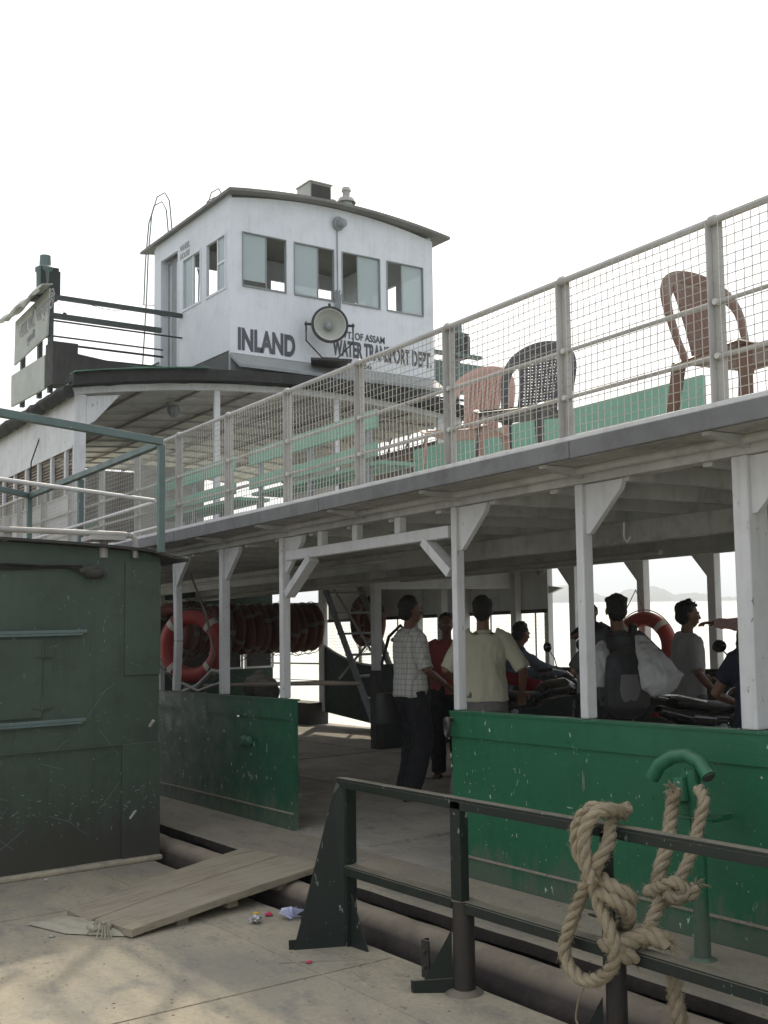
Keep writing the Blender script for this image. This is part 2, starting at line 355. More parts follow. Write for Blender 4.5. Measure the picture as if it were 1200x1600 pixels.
ledgem = deckmat('dusty_ledge', (.35, .305, .23), (.27, .24, .19), (.14, .14, .145), 1.2)
mudm = paint('mud_caked_fender', (.05, .04, .034), .8, .5, (.016, .014, .013), .8, streak=.1, dust=(.32, .265, .20), dust_amt=.95, bump=1.0, dz=(.55, 1.0))
hullm = paint('black_hull', (.02, .018, .016), .7, .3, (.06, .045, .035), .5, dust_amt=.6, bump=.6)

def glassmat():
    m = bpy.data.materials.new('reflection_grey_glass'); m.use_nodes = True; t = m.node_tree; t.nodes.remove(t.nodes['Principled BSDF'])
    tr = nn(t, 'ShaderNodeBsdfTransparent'); df = nn(t, 'ShaderNodeBsdfPrincipled'); gl = nn(t, 'ShaderNodeBsdfGlossy'); gl.inputs['Roughness'].default_value = .08
    tr.inputs[0].default_value = (.72, .78, .78, 1); df.inputs['Base Color'].default_value = (.46, .53, .53, 1); df.inputs['Roughness'].default_value = .4  # pale reflection on the panes put into this grey-green diffuse colour
    gl.inputs[0].default_value = (.6, .66, .68, 1)
    m1 = nn(t, 'ShaderNodeMixShader'); m2 = nn(t, 'ShaderNodeMixShader'); fr = nn(t, 'ShaderNodeFresnel'); fr.inputs[0].default_value = 1.5
    m1.inputs[0].default_value = .7; t.links.new(tr.outputs[0], m1.inputs[1]); t.links.new(df.outputs[0], m1.inputs[2])
    t.links.new(fr.outputs[0], m2.inputs[0]); t.links.new(m1.outputs[0], m2.inputs[1]); t.links.new(gl.outputs[0], m2.inputs[2])
    t.links.new(m2.outputs[0], t.nodes['Material Output'].inputs[0]); return m
glass = glassmat()
def watermat():
    m, t, b, vec = base('river_water'); b.inputs['Base Color'].default_value = (.34, .37, .31, 1); b.inputs['Roughness'].default_value = .34
    b.inputs['Specular IOR Level'].default_value = .6
    bp = nn(t, 'ShaderNodeBump'); bp.inputs['Strength'].default_value = .9; bp.inputs['Distance'].default_value = .10
    t.links.new(noise_n(t, mapv(t, vec, (1, 1.8, 1)), 1.4, 5), bp.inputs['Height']); t.links.new(bp.outputs[0], b.inputs['Normal'])
    return m
water = watermat()
hillm = paint('wooded_hill', (.05, .07, .04), .9, .3, dirt_amt=0, streak=0, dust_amt=0, bump=0, sc_=.01)
def text(body, size, org, right, up, parent, name, mat, bold=0.0, sx=1.0, label=None, depth=.004, width=None):
    cu_ = bpy.data.curves.new(name, 'FONT'); cu_.body = body; cu_.size = size; cu_.offset = bold; cu_.extrude = depth / 2
    o = bpy.data.objects.new(name, cu_)
    me = evaluated_mesh(o); bpy.data.objects.remove(o)
    right = Vector(right).normalized(); up = Vector(up).normalized(); nz = right.cross(up)
    off = wloc(parent)
    if width: sx = width / max(v.co.x for v in me.vertices)
    for v in me.vertices: v.co = v.co + Vector((.006 * size * noise.noise(v.co * 5 / size), .03 * size * noise.noise(Vector((v.co.x * 1.7 / size, 3, 0))), 0))
    for v in me.vertices: v.co = Vector(org) + right * (v.co.x * sx) + up * v.co.y + nz * v.co.z - off
    me.materials.clear(); me.materials.append(mat)
    o = bpy.data.objects.new(name, me); col.objects.link(o); o.parent = parent
    if label: o['label'] = label
    return o
# ================================================================== SETTING
b = MB(); b.add([(-6000, -6000, -.62), (6000, -6000, -.62), (6000, 6000, -.62), (-6000, 6000, -.62)], [(0, 1, 2, 3)])
tag(b.build('river_water', water, shear=False), None, kind='structure')
# far wooded ridge on the other bank (dissolves in the haze)
def ridge():
    b = MB(); D = 1500.0; n = 150; prof = []
    for i in range(n + 1):
        px = 560 + (1330 - 560) * i / n
        h = 0
        for (c_, w_, hh) in ((880, 62, 27), (985, 28, 19), (1018, 38, 23), (800, 80, 24), (690, 120, 30), (1075, 60, 11), (1180, 140, 3)): h = max(h, hh * math.exp(-((px - c_) / w_) ** 2 * 1.1))
        h += 1.5 + 3.0 * noise.noise(Vector((px * .06, 3, 0))) + 2.0 * noise.noise(Vector((px * .23, 7, 0))) + 1.0 * abs(noise.noise(Vector((px * .8, 1, 2))))
        prof.append((px, max(1.5, h)))
    vs = []
    for px, h in prof:
        d = ray(px, 940); d.z = 0; d.normalize(); p = d * D; q = d * (D + 500)
        vs += [(p.x, p.y, -1), (p.x + d.x * 30, p.y + d.y * 30, h / F * D * .35), (p.x + d.x * 160, p.y + d.y * 160, h / F * D), (q.x, q.y, -1)]
    fs = []
    for i in range(n):
        for k_ in range(3): a = i * 4 + k_; fs.append((a, a + 4, a + 5, a + 1))
    b.add(vs, fs); return b.build('far_hills', hillm, shear=False)
tag(ridge(), None, kind='structure')

# ================================================================== FERRY
YN, YF = 4.045, 9.1            # near and far bulwark planes
YE = 3.74                      # outer edge of upper deck
ZB, ZU, ZD = 1.05, 2.34, 2.44  # bulwark top, deck underside, deck top
ferry = empty('ferry', (-6, 6.5, 0), 'grey and white double-deck river ferry with green bulwarks, moored beside the pontoon', 'ferry')
# hull
b = MB(); b.box(-18, 1.0, 3.62, 9.3, -1.4, .02); b.build('hull', hullm, ferry)
b = MB(); b.box(-18, 1.0, YN - .02, 9.25, .03, .10)
for (x0, x1) in (): pass
b.build('main_deck', deckf, ferry)
b = MB()
for x in (-11.0, -8.6, -6.2, -3.8, -1.4):     # plate seams
    b.box(x - .012, x + .012, 4.1, 9.05, .10, .112)
for y in (5.6, 7.5): b.box(-18, 1, y - .012, y + .012, .10, .110)
b.build('deck_seam_weld', deckf, ferry)
# ledge with sagging mud-caked edge
b = MB(); n = 120
top = []
for i in range(n + 1):
    x = -18 + 19.0 * i / n
    top.append((x, 3.435 + .012 * noise.noise(Vector((x * 3, 0, 0)))))
vs = []
for x, y in top: vs += [(x, YN - .02, .104), (x, y + .03, .104), (x, y, .094), (x, y + .004, .035 + .02 * noise.noise(Vector((x * 9, 2, 0)))), (x, y + .06, .03), (x, YN - .02, .03)]
fs = []
for i in range(n):
    for k_ in range(5): a = i * 6 + k_; fs.append((a, a + 6, a + 7, a + 1))
b.add(vs, fs); b.m = [1 if (q % 5) in (2, 3) else 0 for q in range(len(fs))]; b.build('side_ledge', [ledgem, mudm], ferry, smooth=False)
# fender log
b = MB(); pts = []; rr = []
for i in range(240):
    x = -18 + 19.0 * i / 239; pts.append((x, 3.275 + .006 * noise.noise(Vector((x * 2, 5, 0))), -.050)); rr.append(.134 + .006 * noise.noise(Vector((x * 4, 0, 3))))
b.tube(pts, rr, 26); b.build('fender_pipe', mudm, ferry, smooth=True)
# bulwarks -----------------------------------------------------------
def add_marks(b, marks, y, seed):
    random.seed(seed)
    for (px, py, w_, h_) in marks:
        c_ = US(onY(px, py, y)); k_ = 7; poly = []
        for i in range(k_):
            a = 2 * math.pi * i / k_; r1 = random.uniform(.6, 1.1); poly.append((c_.x + w_ * .5 * r1 * math.cos(a), y, c_.z + h_ * .5 * r1 * math.sin(a)))
        b.prism(poly, (0, -.0012, 0), 1)
chipm = paint('bare_primer', (.42, .46, .42), .7, .3, (.2, .16, .12), .5, streak=0, dust_amt=0, bump=0)
mk = [(381, 1108, .012, .02), (393, 1109, .010, .022), (441, 1110, .014, .03), (397, 1163, .016, .05), (417, 1168, .010, .085), (381, 1212, .012, .035), (401, 1215, .014, .035), (417, 1215, .010, .03), (424, 1216, .007, .02), (456, 1255, .015, .03), (340, 1105, .02, .01), (350, 1142, .02, .02), (430, 1200, .006, .03), (452, 1150, .006, .02)]
mkL = mk
mk = [(755, 1113, .010, .03), (711, 1120, .016, .035), (716, 1137, .020, .03), (705, 1180, .012, .03), (706, 1196, .016, .02), (702, 1152, .010, .03), (803, 1172, .008, .006), (765, 1200, .006, .006), (911, 1220, .006, .12), (913, 1222, .003, .09), (735, 1224, .01, .012), (850, 1138, .010, .03), (928, 1152, .03, .012), (1040, 1142, .02, .015), (1052, 1150, .012, .02), (995, 1190, .008, .008), (1110, 1165, .01, .01), (1190, 1215, .015, .012), (750, 1260, .006, .006), (760, 1320, .008, .008), (775, 1355, .006, .01), (868, 1178, .006, .008), (890, 1262, .05, .006), (1150, 1190, .006, .01), (1130, 1330, .006, .006), (940, 1250, .006, .01), (722, 1290, .012, .05), (730, 1210, .006, .02)]
random.seed(9)
for i in range(70): mk.append((random.uniform(705, 1200), random.uniform(1120, 1400), random.uniform(.003, .007), random.uniform(.003, .010)))
mkR = mk
def bulwark(x0, x1, y, mat, sgn, name='bulwark', marks=None):
    b = MB(); b.box(x0, x1, y, y + .04 * sgn, .10, ZB - .004)
    b.box(x0 - .002, x1 + .002, y - .018 * sgn, y + .06 * sgn, ZB - .012, ZB)         # cap
    b.box(x0 - .002, x1 + .002, y - .012 * sgn, y - .001 * sgn, .90, ZB - .012)       # top strip
    b.box(x0, x1, y - .006 * sgn, y - .001 * sgn, .10, .215)
    if marks: add_marks(b, marks, YN - .0015, 4)
    o = b.build(name, [mat, chipm], ferry, bevel=0)
    b = MB(); b.box(x0, x1, y - .014 * sgn, y - .001 * sgn, .216, .226); b.build('foot_bead', ledgem, o)
    return o
bw = bulwark(-5.19, 1.0, YN, green, 1, marks=mkR)
bw['label'] = 'bright green bulwark plate with scattered paint chips'
# iron ring on the end, foot lug
b = MB(); b.torus((-5.17, YN - .05, .955), .05, .013, 24, 8, (0.5, 1, 0)); b.cyl((-5.17, YN - .005, 1.0), (-5.17, YN - .07, 1.0), .014, 8)
o = b.build('mooring_ring', blkiron, bw, smooth=True)
b = MB(); b.box(-3.93, -3.89, YN - .09, YN - .012, .105, .23); b.box(-3.99, -3.84, YN - .10, YN - .012, .104, .115); b.build('foot_lug', dkgreen, bw)
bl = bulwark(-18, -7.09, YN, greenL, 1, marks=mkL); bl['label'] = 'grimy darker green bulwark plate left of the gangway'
b = MB(); b.lathe([(0, .03), (.03, .03), (.045, 0), (.045, -.01)], (-7.78, YN - .012, .70), 12, 0, (0, -1, 0)); b.lathe([(0, .03), (.03, .03), (.045, 0), (.045, -.01)], (-7.86, YN - .012, .70), 12, 0, (0, -1, 0)); b.build('bolt_head', greenL, bl)
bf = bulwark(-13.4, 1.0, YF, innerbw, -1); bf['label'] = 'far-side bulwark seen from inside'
# curved far bulwark at the stern
b = MB(); n = 24; poly = []
for i in range(n + 1):
    t = i / n; x = -15.0 + 1.6 * t; z = 1.02 + .33 * (1 - t) ** 2.1
    poly.append((x, YF, z))
poly = [(-15.0, YF, .30), ] + poly + [(-13.4, YF, .16)]
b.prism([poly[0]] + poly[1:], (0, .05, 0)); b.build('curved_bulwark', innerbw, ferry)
b = MB(); b.tube([(p[0], YF + .02, p[2] + .012) for p in poly[1:-1]], .018, 6); b.build('bulwark_cap', white, ferry)
b = MB(); b.box(-18, -15.0, YF - .25, YF + .1, .10, .44); b.build('stern_sill', darkin, ferry)
b = MB(); b.box(-15.08, -14.93, YF - .02, YF + .06, .3, 2.3); b.build('stern_frame', white, ferry)
b = MB()
for z in (.78, 1.05, 1.33, 1.98): b.cyl((-15.0, YF + .02, z), (-17.2, YF + .02, z), .014 if z > .8 else .007, 6)
b.build('stern_guard_bar', blkiron, ferry)
# interior cross bulwark + post
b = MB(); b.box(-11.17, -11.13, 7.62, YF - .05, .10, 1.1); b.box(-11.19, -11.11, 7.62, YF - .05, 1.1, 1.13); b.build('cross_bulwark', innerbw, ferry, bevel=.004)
b = MB(); b.box(-11.24, -11.12, 7.50, 7.62, .10, 1.06); b.build('stanchion_foot', darkin, ferry)
b = MB(); b.box(-11.23, -11.13, 7.51, 7.61, 1.06, 2.24); b.build('inner_post', white, ferry, bevel=.006)
b = MB(); b.box(-11.2, -11.1, 8.52, 8.62, 1.13, 2.24); b.build('inner_post', white, ferry, bevel=.006)
# near posts with knees ---------------------------------------------
px_near = [-11.35, -10.33, -9.32, -8.315, -7.28, -5.15, -4.09, -3.08, -2.06, -1.04, -.02]
for i, x in enumerate(px_near):
    w_ = {-9.32: .045, -8.315: .06, -7.28: .055, -5.15: .05, -4.09: .055, -3.08: .085}.get(x, .06)
    b = MB()
    lean = .03 if abs(x + 9.32) < .01 else 0
    if lean:
        b.beam((x - .01, YN + .06, ZB + .002), (x + .03, YN + .06, 1.5), .075, .06, (0, 1, 0)); b.beam((x + .03, YN + .06, 1.5), (x - .01, YN + .06, ZU - .08), .075, .06, (0, 1, 0))
    else:
        b.box(x - w_ / 2, x + w_ / 2, YN + .005, YN + .005 + (.14 if x == -3.08 else w_ * 1.3), ZB + .002, ZU - .075)
    p = b.build('deck_post', white, ferry, bevel=.008)
    b = MB(); kx = x + w_ / 2 - .005; zt = ZU - .078
    b.prism([(kx, YN + .03, zt), (kx + .27, YN + .03, zt), (kx + .25, YN + .03, zt - .05), (kx + .03, YN + .03, zt - .26), (kx, YN + .03, zt - .26)], (0, .035, 0))
    b.build('knee_plate', white, p, bevel=.003)
# portal of the gangway
b = MB(); b.box(-7.22, -5.21, YN + .01, YN + .075, 2.085, 2.16); b.build('gangway_lintel', white, ferry, bevel=.006)
for (a, c_) in (((-6.86, 2.085), (-7.22, 1.83)), ((-5.47, 2.085), (-5.205, 1.87))):
    b = MB(); b.beam((a[0], YN + .045, a[1]), (c_[0], YN + .045, c_[1]), .06, .085, (0, 1, 0)); b.build('gangway_brace', white, ferry, bevel=.004)
for x in (-6.72, -6.26, -5.75):
    b = MB(); b.box(x - .03, x + .03, YN + .015, YN + .07, 2.16, ZU - .075); b.build('lintel_block', white, ferry, bevel=.004)
# far posts
for x in (-12.4, -11.35, -10.33, -9.29, -8.23, -7.28, -6.25, -5.2, -4.15, -3.1, -2.0, -1.0):
    b = MB(); b.box(x - .05, x + .05, YF - .05, YF + .05, ZB, ZU - .07); p = b.build('deck_post', white, ferry, bevel=.006)
    b = MB(); kx = x + .048; zt = ZU - .073
    b.prism([(x - .045, YF - .02, zt), (x - .30, YF - .02, zt), (x - .07, YF - .02, zt - .27), (x - .045, YF - .02, zt - .27)], (0, .03, 0))
    b.build('knee_plate', white, p)
# far cabin side panels (sheet above, mesh below) between -13.4 and -9.8
b = MB(); b.box(-14.9, -9.8, YF + .055, YF + .085, 1.745, ZU - .02); b.build('wind_screen', white, ferry)
b = MB(); b.box(-14.9, -9.8, YF + .04, YF + .1, 1.70, 1.745); b.build('screen_rail', blkiron, ferry)
b = MB(); b.box(-9.86, -9.79, YF + .04, YF + .12, ZB, ZU - .02); b.prism([(-9.79, YF + .06, 1.93), (-9.56, YF + .06, 1.99), (-9.79, YF + .06, 2.02)], (0, .05, 0)); b.build('screen_end_post', white, ferry)
b = MB()
x = -14.9
while x < -9.82:
    b.cyl((x, YF + .07, ZB - .1 if x > -13.4 else .9), (x, YF + .07, 1.70), .0022, 3); x += .05
z = 1.0
while z < 1.7: b.cyl((-14.9, YF + .07, z), (-9.82, YF + .07, z), .0022, 3); z += .05
for x in (-14.0, -10.05, -10.9, -11.9, -13.0): b.cyl((x, YF + .07, .9), (x, YF + .07, 1.72), .012 if x > -14 else .03, 6)
b.build('screen_mesh', wirem, ferry)
# ladder stair inside
st = MB()
for y in (8.15, 8.75):
    st.beam((-13.4, y, 2.25), (-12.05, y, .2), .04, .09)
for i in range(7):
    t = (i + .5) / 7; st.box(-13.4 + 1.35 * t - .1, -13.4 + 1.35 * t + .1, 8.15, 8.75, 2.25 - 2.05 * t - .015, 2.25 - 2.05 * t + .015)
st.build('stair', greyp, ferry)
st = MB(); st.cyl((-13.2, 8.1, 2.3), (-11.8, 8.1, 1.0), .018, 6); st.cyl((-12.0, 8.1, 1.5), (-12.9, 8.1, .9), .018, 6); st.cyl((-12.6, 8.9, 1.42), (-11.6, 8.1, 1.42), .03, 6); st.build('stair_handrail', lead, ferry)
# stern cross wall with glazed frames
b = MB(); b.box(-16.06, -16.0, YN + .1, 8.75, .10, 1.0); b.box(-16.06, -16.0, YN + .1, 8.75, 1.42, 1.50); b.box(-16.05, -16.01, YN + .1, 8.75, 1.9, ZU); b.build('stern_wall', greenL, ferry)
for i in range(8):
    y0 = 4.3 + i * .56
    b = MB(); b.box(-16.0, -15.97, y0, y0 + .03, 1.0, 1.42); b.box(-16.0, -15.97, y0 + .5, y0 + .53, 1.0, 1.42); b.box(-16.0, -15.97, y0 + .03, y0 + .5, 1.0, 1.03); b.box(-16.0, -15.97, y0 + .03, y0 + .5, 1.39, 1.42)
    f = b.build('stern_window_frame', white, ferry)
    b = MB(); b.box(-16.03, -16.01, y0 + .03, y0 + .5, 1.03, 1.39); b.build('pane', darkin, f)
# upper deck ---------------------------------------------------------
b = MB()
y = YE + .06
while y < 9.3:
    b.box(-18, 1, y, y + .146, ZU + .006 + random.uniform(-.004, .002), ZU + .020); y += .15
b.build('deck_planking', plankm, ferry)
b = MB(); b.box(-18, 1, YE + .055, 9.355, ZU + .021, ZU + .03); b.build('upper_deck', greyp, ferry)
b = MB(); x = -18
while x < 1: b.box(x, x + 2.36, YE - .012, YE + .012, ZU - .005 + .006 * random.random(), ZD - .012); x += 2.364
b.build('deck_edge_board', greyedge, ferry, bevel=.005)
b = MB(); b.box(-18, 1, YE - .006, YE + .05, ZD - .012, ZD + .012); b.box(-18, 1, 9.36, 9.42, ZU, ZD + .012); b.build('deck_edge_moulding', white, ferry, bevel=.004)
k_ = 0
b = MB(); x = -17.7
while x < .9:
    b.box(x - .028, x + .028, YN + .04, 9.1, ZU - .095, ZU + .004); x += .515
b.build('deck_cross_beam', beamw, ferry, bevel=.004)
x = -17.45
while x < .9:
    b = MB(); b.prism([(x - .02, YE + .03, ZU + .003), (x - .02, YE + .03, ZU - .012), (x - .02, YN, ZU - .05), (x - .02, YN, ZU + .003)], (.04, 0, 0)); b.build('overhang_bracket', beamw, ferry); x += 1.03
for y, h in ((5.75, .15), (7.4, .15)):
    b = MB(); b.box(-18, 1, y - .04, y + .04, ZU - .096 - h, ZU - .096); b.build('deck_girder', beamw, ferry, bevel=.005)
b = MB(); b.box(-18, 1, YN + .0, YN + .10, ZU - .075, ZU + .002); b.build('edge_beam', beamw, ferry, bevel=.005)
b = MB(); b.box(-18, 1, YF - .06, YF + .05, ZU - .07, ZU + .002); b.build('edge_beam', beamw, ferry, bevel=.005)
b = MB(); b.cyl((-18, YN - .035, ZU - .012), (1, YN - .035, ZU - .012), .024, 10); b.build('conduit_pipe', beamw, ferry, smooth=True)
b = MB(); b.box(-10.47, -10.37, 7.0, YF, 2.02, 2.24); b.build('portal_header', white, ferry, bevel=.005)
b = MB(); b.cyl((-16, 6.4, 2.06), (-5.6, 6.4, 2.06), .022, 8); b.cyl((-14, 5.0, 2.1), (-7, 5.0, 2.1), .016, 8); b.build('ceiling_pipe', lead, ferry, smooth=True)
for (x, y) in ((-4.02, 4.25), (-2.98, 4.25)):
    b = MB(); b.tube([(x + .06, y, 2.06), (x + .06, y - .005, 1.98), (x + .085, y - .01, 1.955), (x + .11, y - .01, 1.975)], .006, 6); b.build('hook', lead, ferry)

# guard rail of upper deck ------------------------------------------
rail = MB()
YR = YE + .03
posts = [-17.0 + .93 * i + .0 for i in range(0)]
xs = [-2.947 - .93 * i for i in range(15)][::-1] + [-2.947 + .93 * i for i in range(1, 5)]
def guard(y, xs, mesh=True):
    b = MB(); b.cyl((xs[0], y, 3.245), (xs[-1], y, 3.245), .017, 8); tr = b.build('top_rail', railp, ferry, smooth=True)
    for z in (2.89, 2.655):
        b = MB(); b.cyl((xs[0], y + .012, z), (xs[-1], y + .012, z), .0105, 8); b.build('mid_rail', railp, ferry, smooth=True)
    for x in xs:
        b = MB(); b.box(x - .030, x + .030, y + .018, y + .024, ZD + .01, 3.25); b.box(x - .030, x - .024, y - .022, y + .018, ZD + .01, 3.25); b.ell((x, y, 3.250), .030, .024, .022, 10, 6)
        p = b.build('rail_post', railp, ferry, bevel=.002)
        for z in (2.89, 2.655): b = MB(); b.cyl((x, y - .012, z), (x, y + .03, z), .014, 8); b.build('rail_clamp', wirem, p)
    if mesh:
        for i in range(len(xs) - 1):
            b = MB(); x0, x1 = xs[i] + .034, xs[i + 1] - .028; nv, nh = 21, 19
            rnd = random.random() * 50
            def P(x, z):
                u = (x - x0) / (x1 - x0); v = (z - 2.455) / .78
                bul = .028 * noise.noise(Vector((x * 1.3 + rnd, z * 1.7, 0))) * math.sin(math.pi * min(1, max(0, u)))
                return Vector((x + .006 * noise.noise(Vector((x * 2, z * 3, rnd))), y - .016 + bul, z + .008 * noise.noise(Vector((x * 2.2, z * 2, rnd + 5)))))
            for a in range(nv + 1):
                x = x0 + (x1 - x0) * a / nv; b.tube([P(x, 2.455 + .78 * t / 6) for t in range(7)], .0025, 3, cap=False)
            for a in range(nh + 1):
                z = 2.457 + .776 * a / nh; b.tube([P(x0 + (x1 - x0) * t / 7, z) for t in range(8)], .0025, 3, cap=False)
            b.build('wire_mesh_panel', wirem, ferry, normals=False)
guard(YR, xs)
guard(9.36, [-17 + 1.86 * i for i in range(4)] + [-9.5, -7.6, -5.7, -3.8, -1.9, 0], mesh=False)

# canopy cabin aft ---------------------------------------------------
XC = -11.3
def arch(y): return 4.415 - .03 * (y - 6.8) ** 2
ys = [3.72 + (9.05 - 3.72) * i / 24 for i in range(25)]
canopy = MB()
def archslab(name, x0, x1, d0, d1, mat, ya=0, yb=25, rag=0.0, parent=None, sm=False):
    b = MB(); vs = []; yy = ys[ya:yb]
    for y in yy:
        r1 = rag * noise.noise(Vector((y * 7, x0, 0)))
        vs += [(x0 + r1, y, arch(y) + d0 + r1), (x1, y, arch(y) + d0), (x1, y, arch(y) + d1), (x0 + r1 * .6, y, arch(y) + d1 + r1 * .5)]
    fs = []
    for i in range(len(yy) - 1):
        for k_ in range(4): a = i * 4 + k_; c_ = i * 4 + (k_ + 1) % 4; fs.append((a, c_, c_ + 4, a + 4))
    e = (len(yy) - 1) * 4; fs += [(0, 1, 2, 3), (e, e + 3, e + 2, e + 1)]
    b.add(vs, fs); return b.build(name, mat, parent or ferry, smooth=sm)
archslab('canopy_front_beam', XC - .06, XC + .01, 0, .075, white)
archslab('canopy_ceiling', -18, XC - .06, .052, .075, ceilm)
archslab('canopy_roof', -18, XC + .14, .105, .125, rooftop)
archslab('canopy_edge_roll', XC + .03, XC + .19, .076, .20, blackroof, rag=.03)
o = archslab('roof_sheet_flap', XC + .05, XC + .24, .205, .216, rooftop, 0, 8, rag=.05)
for i in range(12):   # battens under the ceiling
    x = -11.9 - .55 * i
    archslab('ceiling_batten', x - .015, x + .015, .03, .051, beamw)
for y in (4.6, 5.3, 6.0, 6.9, 7.6, 8.3):
    b = MB(); b.box(-18, XC - .07, y - .02, y + .02, arch(y) + .012, arch(y) + .029); b.build('ceiling_stringer', browncl, ferry)
for (y, wd) in ((3.86, .13), (5.47, .075), (7.1, .07), (8.72, .10)):
    b = MB(); b.box(XC - .05, XC - .005, y - wd / 2, y + wd / 2, ZD, arch(y)); p = b.build('canopy_post', white, ferry, bevel=.004)
    if y < 4: b = MB(); b.prism([(XC - .03, 3.925, 4.14), (XC - .03, 4.30, 4.19), (XC - .03, 4.02, 3.88), (XC - .03, 3.925, 3.82)], (.03, 0, 0)); b.build('knee_plate', white, p)
# side wall
b = MB(); yy = 3.80
b.box(-18, XC - .05, yy, yy + .03, 3.60, 4.13); b.box(-18, XC - .05, yy, yy + .03, ZD, 3.08); b.box(-18, XC - .05, yy - .012, yy, 3.58, 3.61); b.box(-18, XC - .05, yy - .012, yy, 3.075, 3.095)
b.build('cabin_side_wall', white, ferry)
x = XC - .30
while x > -18:
    b = MB(); b.box(x - .045, x + .045, yy, yy + .03, 3.08, 3.60); b.box(x + .045, x + .055, yy - .012, yy + .02, 3.095, 3.58); b.build('window_mullion', white, ferry); x -= .48
b = MB(); x = XC - .06
z = 3.12
while z < 3.6: b.box(-18, XC - .06, yy + .035, yy + .045, z, z + .022); z += .036
b.build('cabin_side_louvre', browncl, ferry)
b = MB(); b.box(-18, XC - .06, yy + .06, yy + .09, 3.08, 3.22); b.build('cabin_bench_back', mint, ferry)
# roof edge along the side
b = MB(); pts = []
for i in range(60):
    x = XC + .1 - i * .115; pts.append((x, 3.70 + .03 * noise.noise(Vector((x * 5, 0, 0))), 4.16 + .035 * noise.noise(Vector((x * 6, 4, 0)))))
b.tube(pts, [(.05, .075)] * 60, 8); b.build('side_roof_edge', blackroof, ferry, smooth=True)
# louvred partitions at far side / front right
def louvre(name, p0, p1, z0, z1, step=.075):
    b = MB(); d = (Vector(p1) - Vector(p0)); L = d.length; d.normalize(); n = int(L / step)
    for i in range(n):
        a = Vector(p0) + d * (i * step); a.z = 0
        b.beam((a.x, a.y, z0), (a.x, a.y, z1 + .0), .012, .05, up=(d.x * .5 - d.y, d.y * .5 + d.x, 0))
    for z in (z0 + .02, (z0 + z1) / 2, z1 - .02): b.beam((p0[0], p0[1], z), (p1[0], p1[1], z), .05, .03)
    return b.build(name, browncl, ferry)
louvre('louvre_partition', (XC - .10, 7.2, 0), (XC - .10, 8.65, 0), ZD, 4.26)
louvre('louvre_partition', (XC - .15, 8.95, 0), (-16, 8.95, 0), ZD, 4.1)
b = MB(); b.box(-16.03, -16, 3.85, 7.0, 2.9, 4.1); b.build('cabin_rear_wall', browncl, ferry)
b = MB(); b.box(-14.1, -14.07, 5.6, 6.6, ZD, 3.9); b.build('cabin_partition', ceilm, ferry)
b = MB(); b.box(-13.2, -13.17, 7.5, 8.9, ZD, 4.1); b.build('cabin_partition', ceilm, ferry)
# ceiling lamps
def lamp(name, loc, label, s=1.0):
    t = empty(name, loc, label, 'lamp')
    b = MB(); b.lathe([(0, 0), (.07 * s, 0), (.07 * s, -.03 * s), (.055 * s, -.035 * s)], (0, 0, 0), 16); b.build('lamp_base', lead, t, glob=False)
    b = MB(); b.ell((0, 0, -.07 * s), .055 * s, .055 * s, .065 * s, 14, 8); b.build('lamp_globe', greyp, t, glob=False, smooth=True)
    b = MB()
    for a in range(4):
        an = a * math.pi / 4; pts = [(math.cos(an) * .065 * s * math.cos(q), math.sin(an) * .065 * s * math.cos(q), -.035 * s - .11 * s * math.sin(q)) for q in [math.pi * i / 8 for i in range(9)]]; b.tube(pts, .004, 4)
    b.build('lamp_guard', lead, t, glob=False)
    return t
lamp('ceiling_lamp', (-12.05, 5.25, 4.34), 'round grey bulkhead lamp under the pale canopy ceiling, below the wheelhouse', 1.25)
lamp('ceiling_lamp', (-9.05, 8.35, 2.24), 'small caged lamp under the upper deck, against the far river', 1.0)
# far sheds / white wall behind canopy right
# ================================================================== WHEELHOUSE (part group of the ferry, its own thing)
XW, XB, YL, YRt = -11.45, -13.72, 5.71, 8.735
wh = empty('wheelhouse', (-12.5, 7.2, 4.3), 'white wheelhouse with INLAND WATER TRANSPORT DEPT. lettering, on top of the ferry cabin', 'wheelhouse', shear=False)
def WB(b, name, mat, parent=None, **k): return b.build(name, mat, parent or wh, shear=False, **k)
def warch(y): return 6.43 + .155 * (1 - ((y - 7.23) / 1.53) ** 2)
ZWB, ZS, ZT = 4.5, 5.34, 6.015
wins = [(5.865, 6.47), (6.58, 7.165), (7.28, 7.87), (7.975, 8.57)]
b = MB(); b.box(XW - .04, XW, YL, YRt, ZWB, ZS)                      # below sill
ye = [YL] + [v for w_ in wins for v in w_] + [YRt]
for i in range(0, len(ye), 2): b.box(XW - .04, XW, ye[i], ye[i + 1], ZS, ZT)
yy_ = [YL + (YRt - YL) * i / 16 for i in range(17)]
b.prism([(XW - .04, YL, ZT)] + [(XW - .04, y, warch(y) - .03) for y in yy_] + [(XW - .04, YRt, ZT)], (.04, 0, 0))
fwall = WB(b, 'front_wall', whouse)
b = MB(); b.box(XW - .03, XW + .02, YL - .01, YRt + .01, 4.28, 4.50); b.prism([(XW + .02, YL - .01, 4.5), (XW + .02, YRt, 4.5), (XW + .25, YRt, 4.34), (XW + .25, YL - .01, 4.34)], (0, 0, -.04)); WB(b, 'base_skirt', greyp)
b = MB(); b.box(XW, XW + .008, YL, YRt, 4.475, 4.515); WB(b, 'base_moulding', greyp)
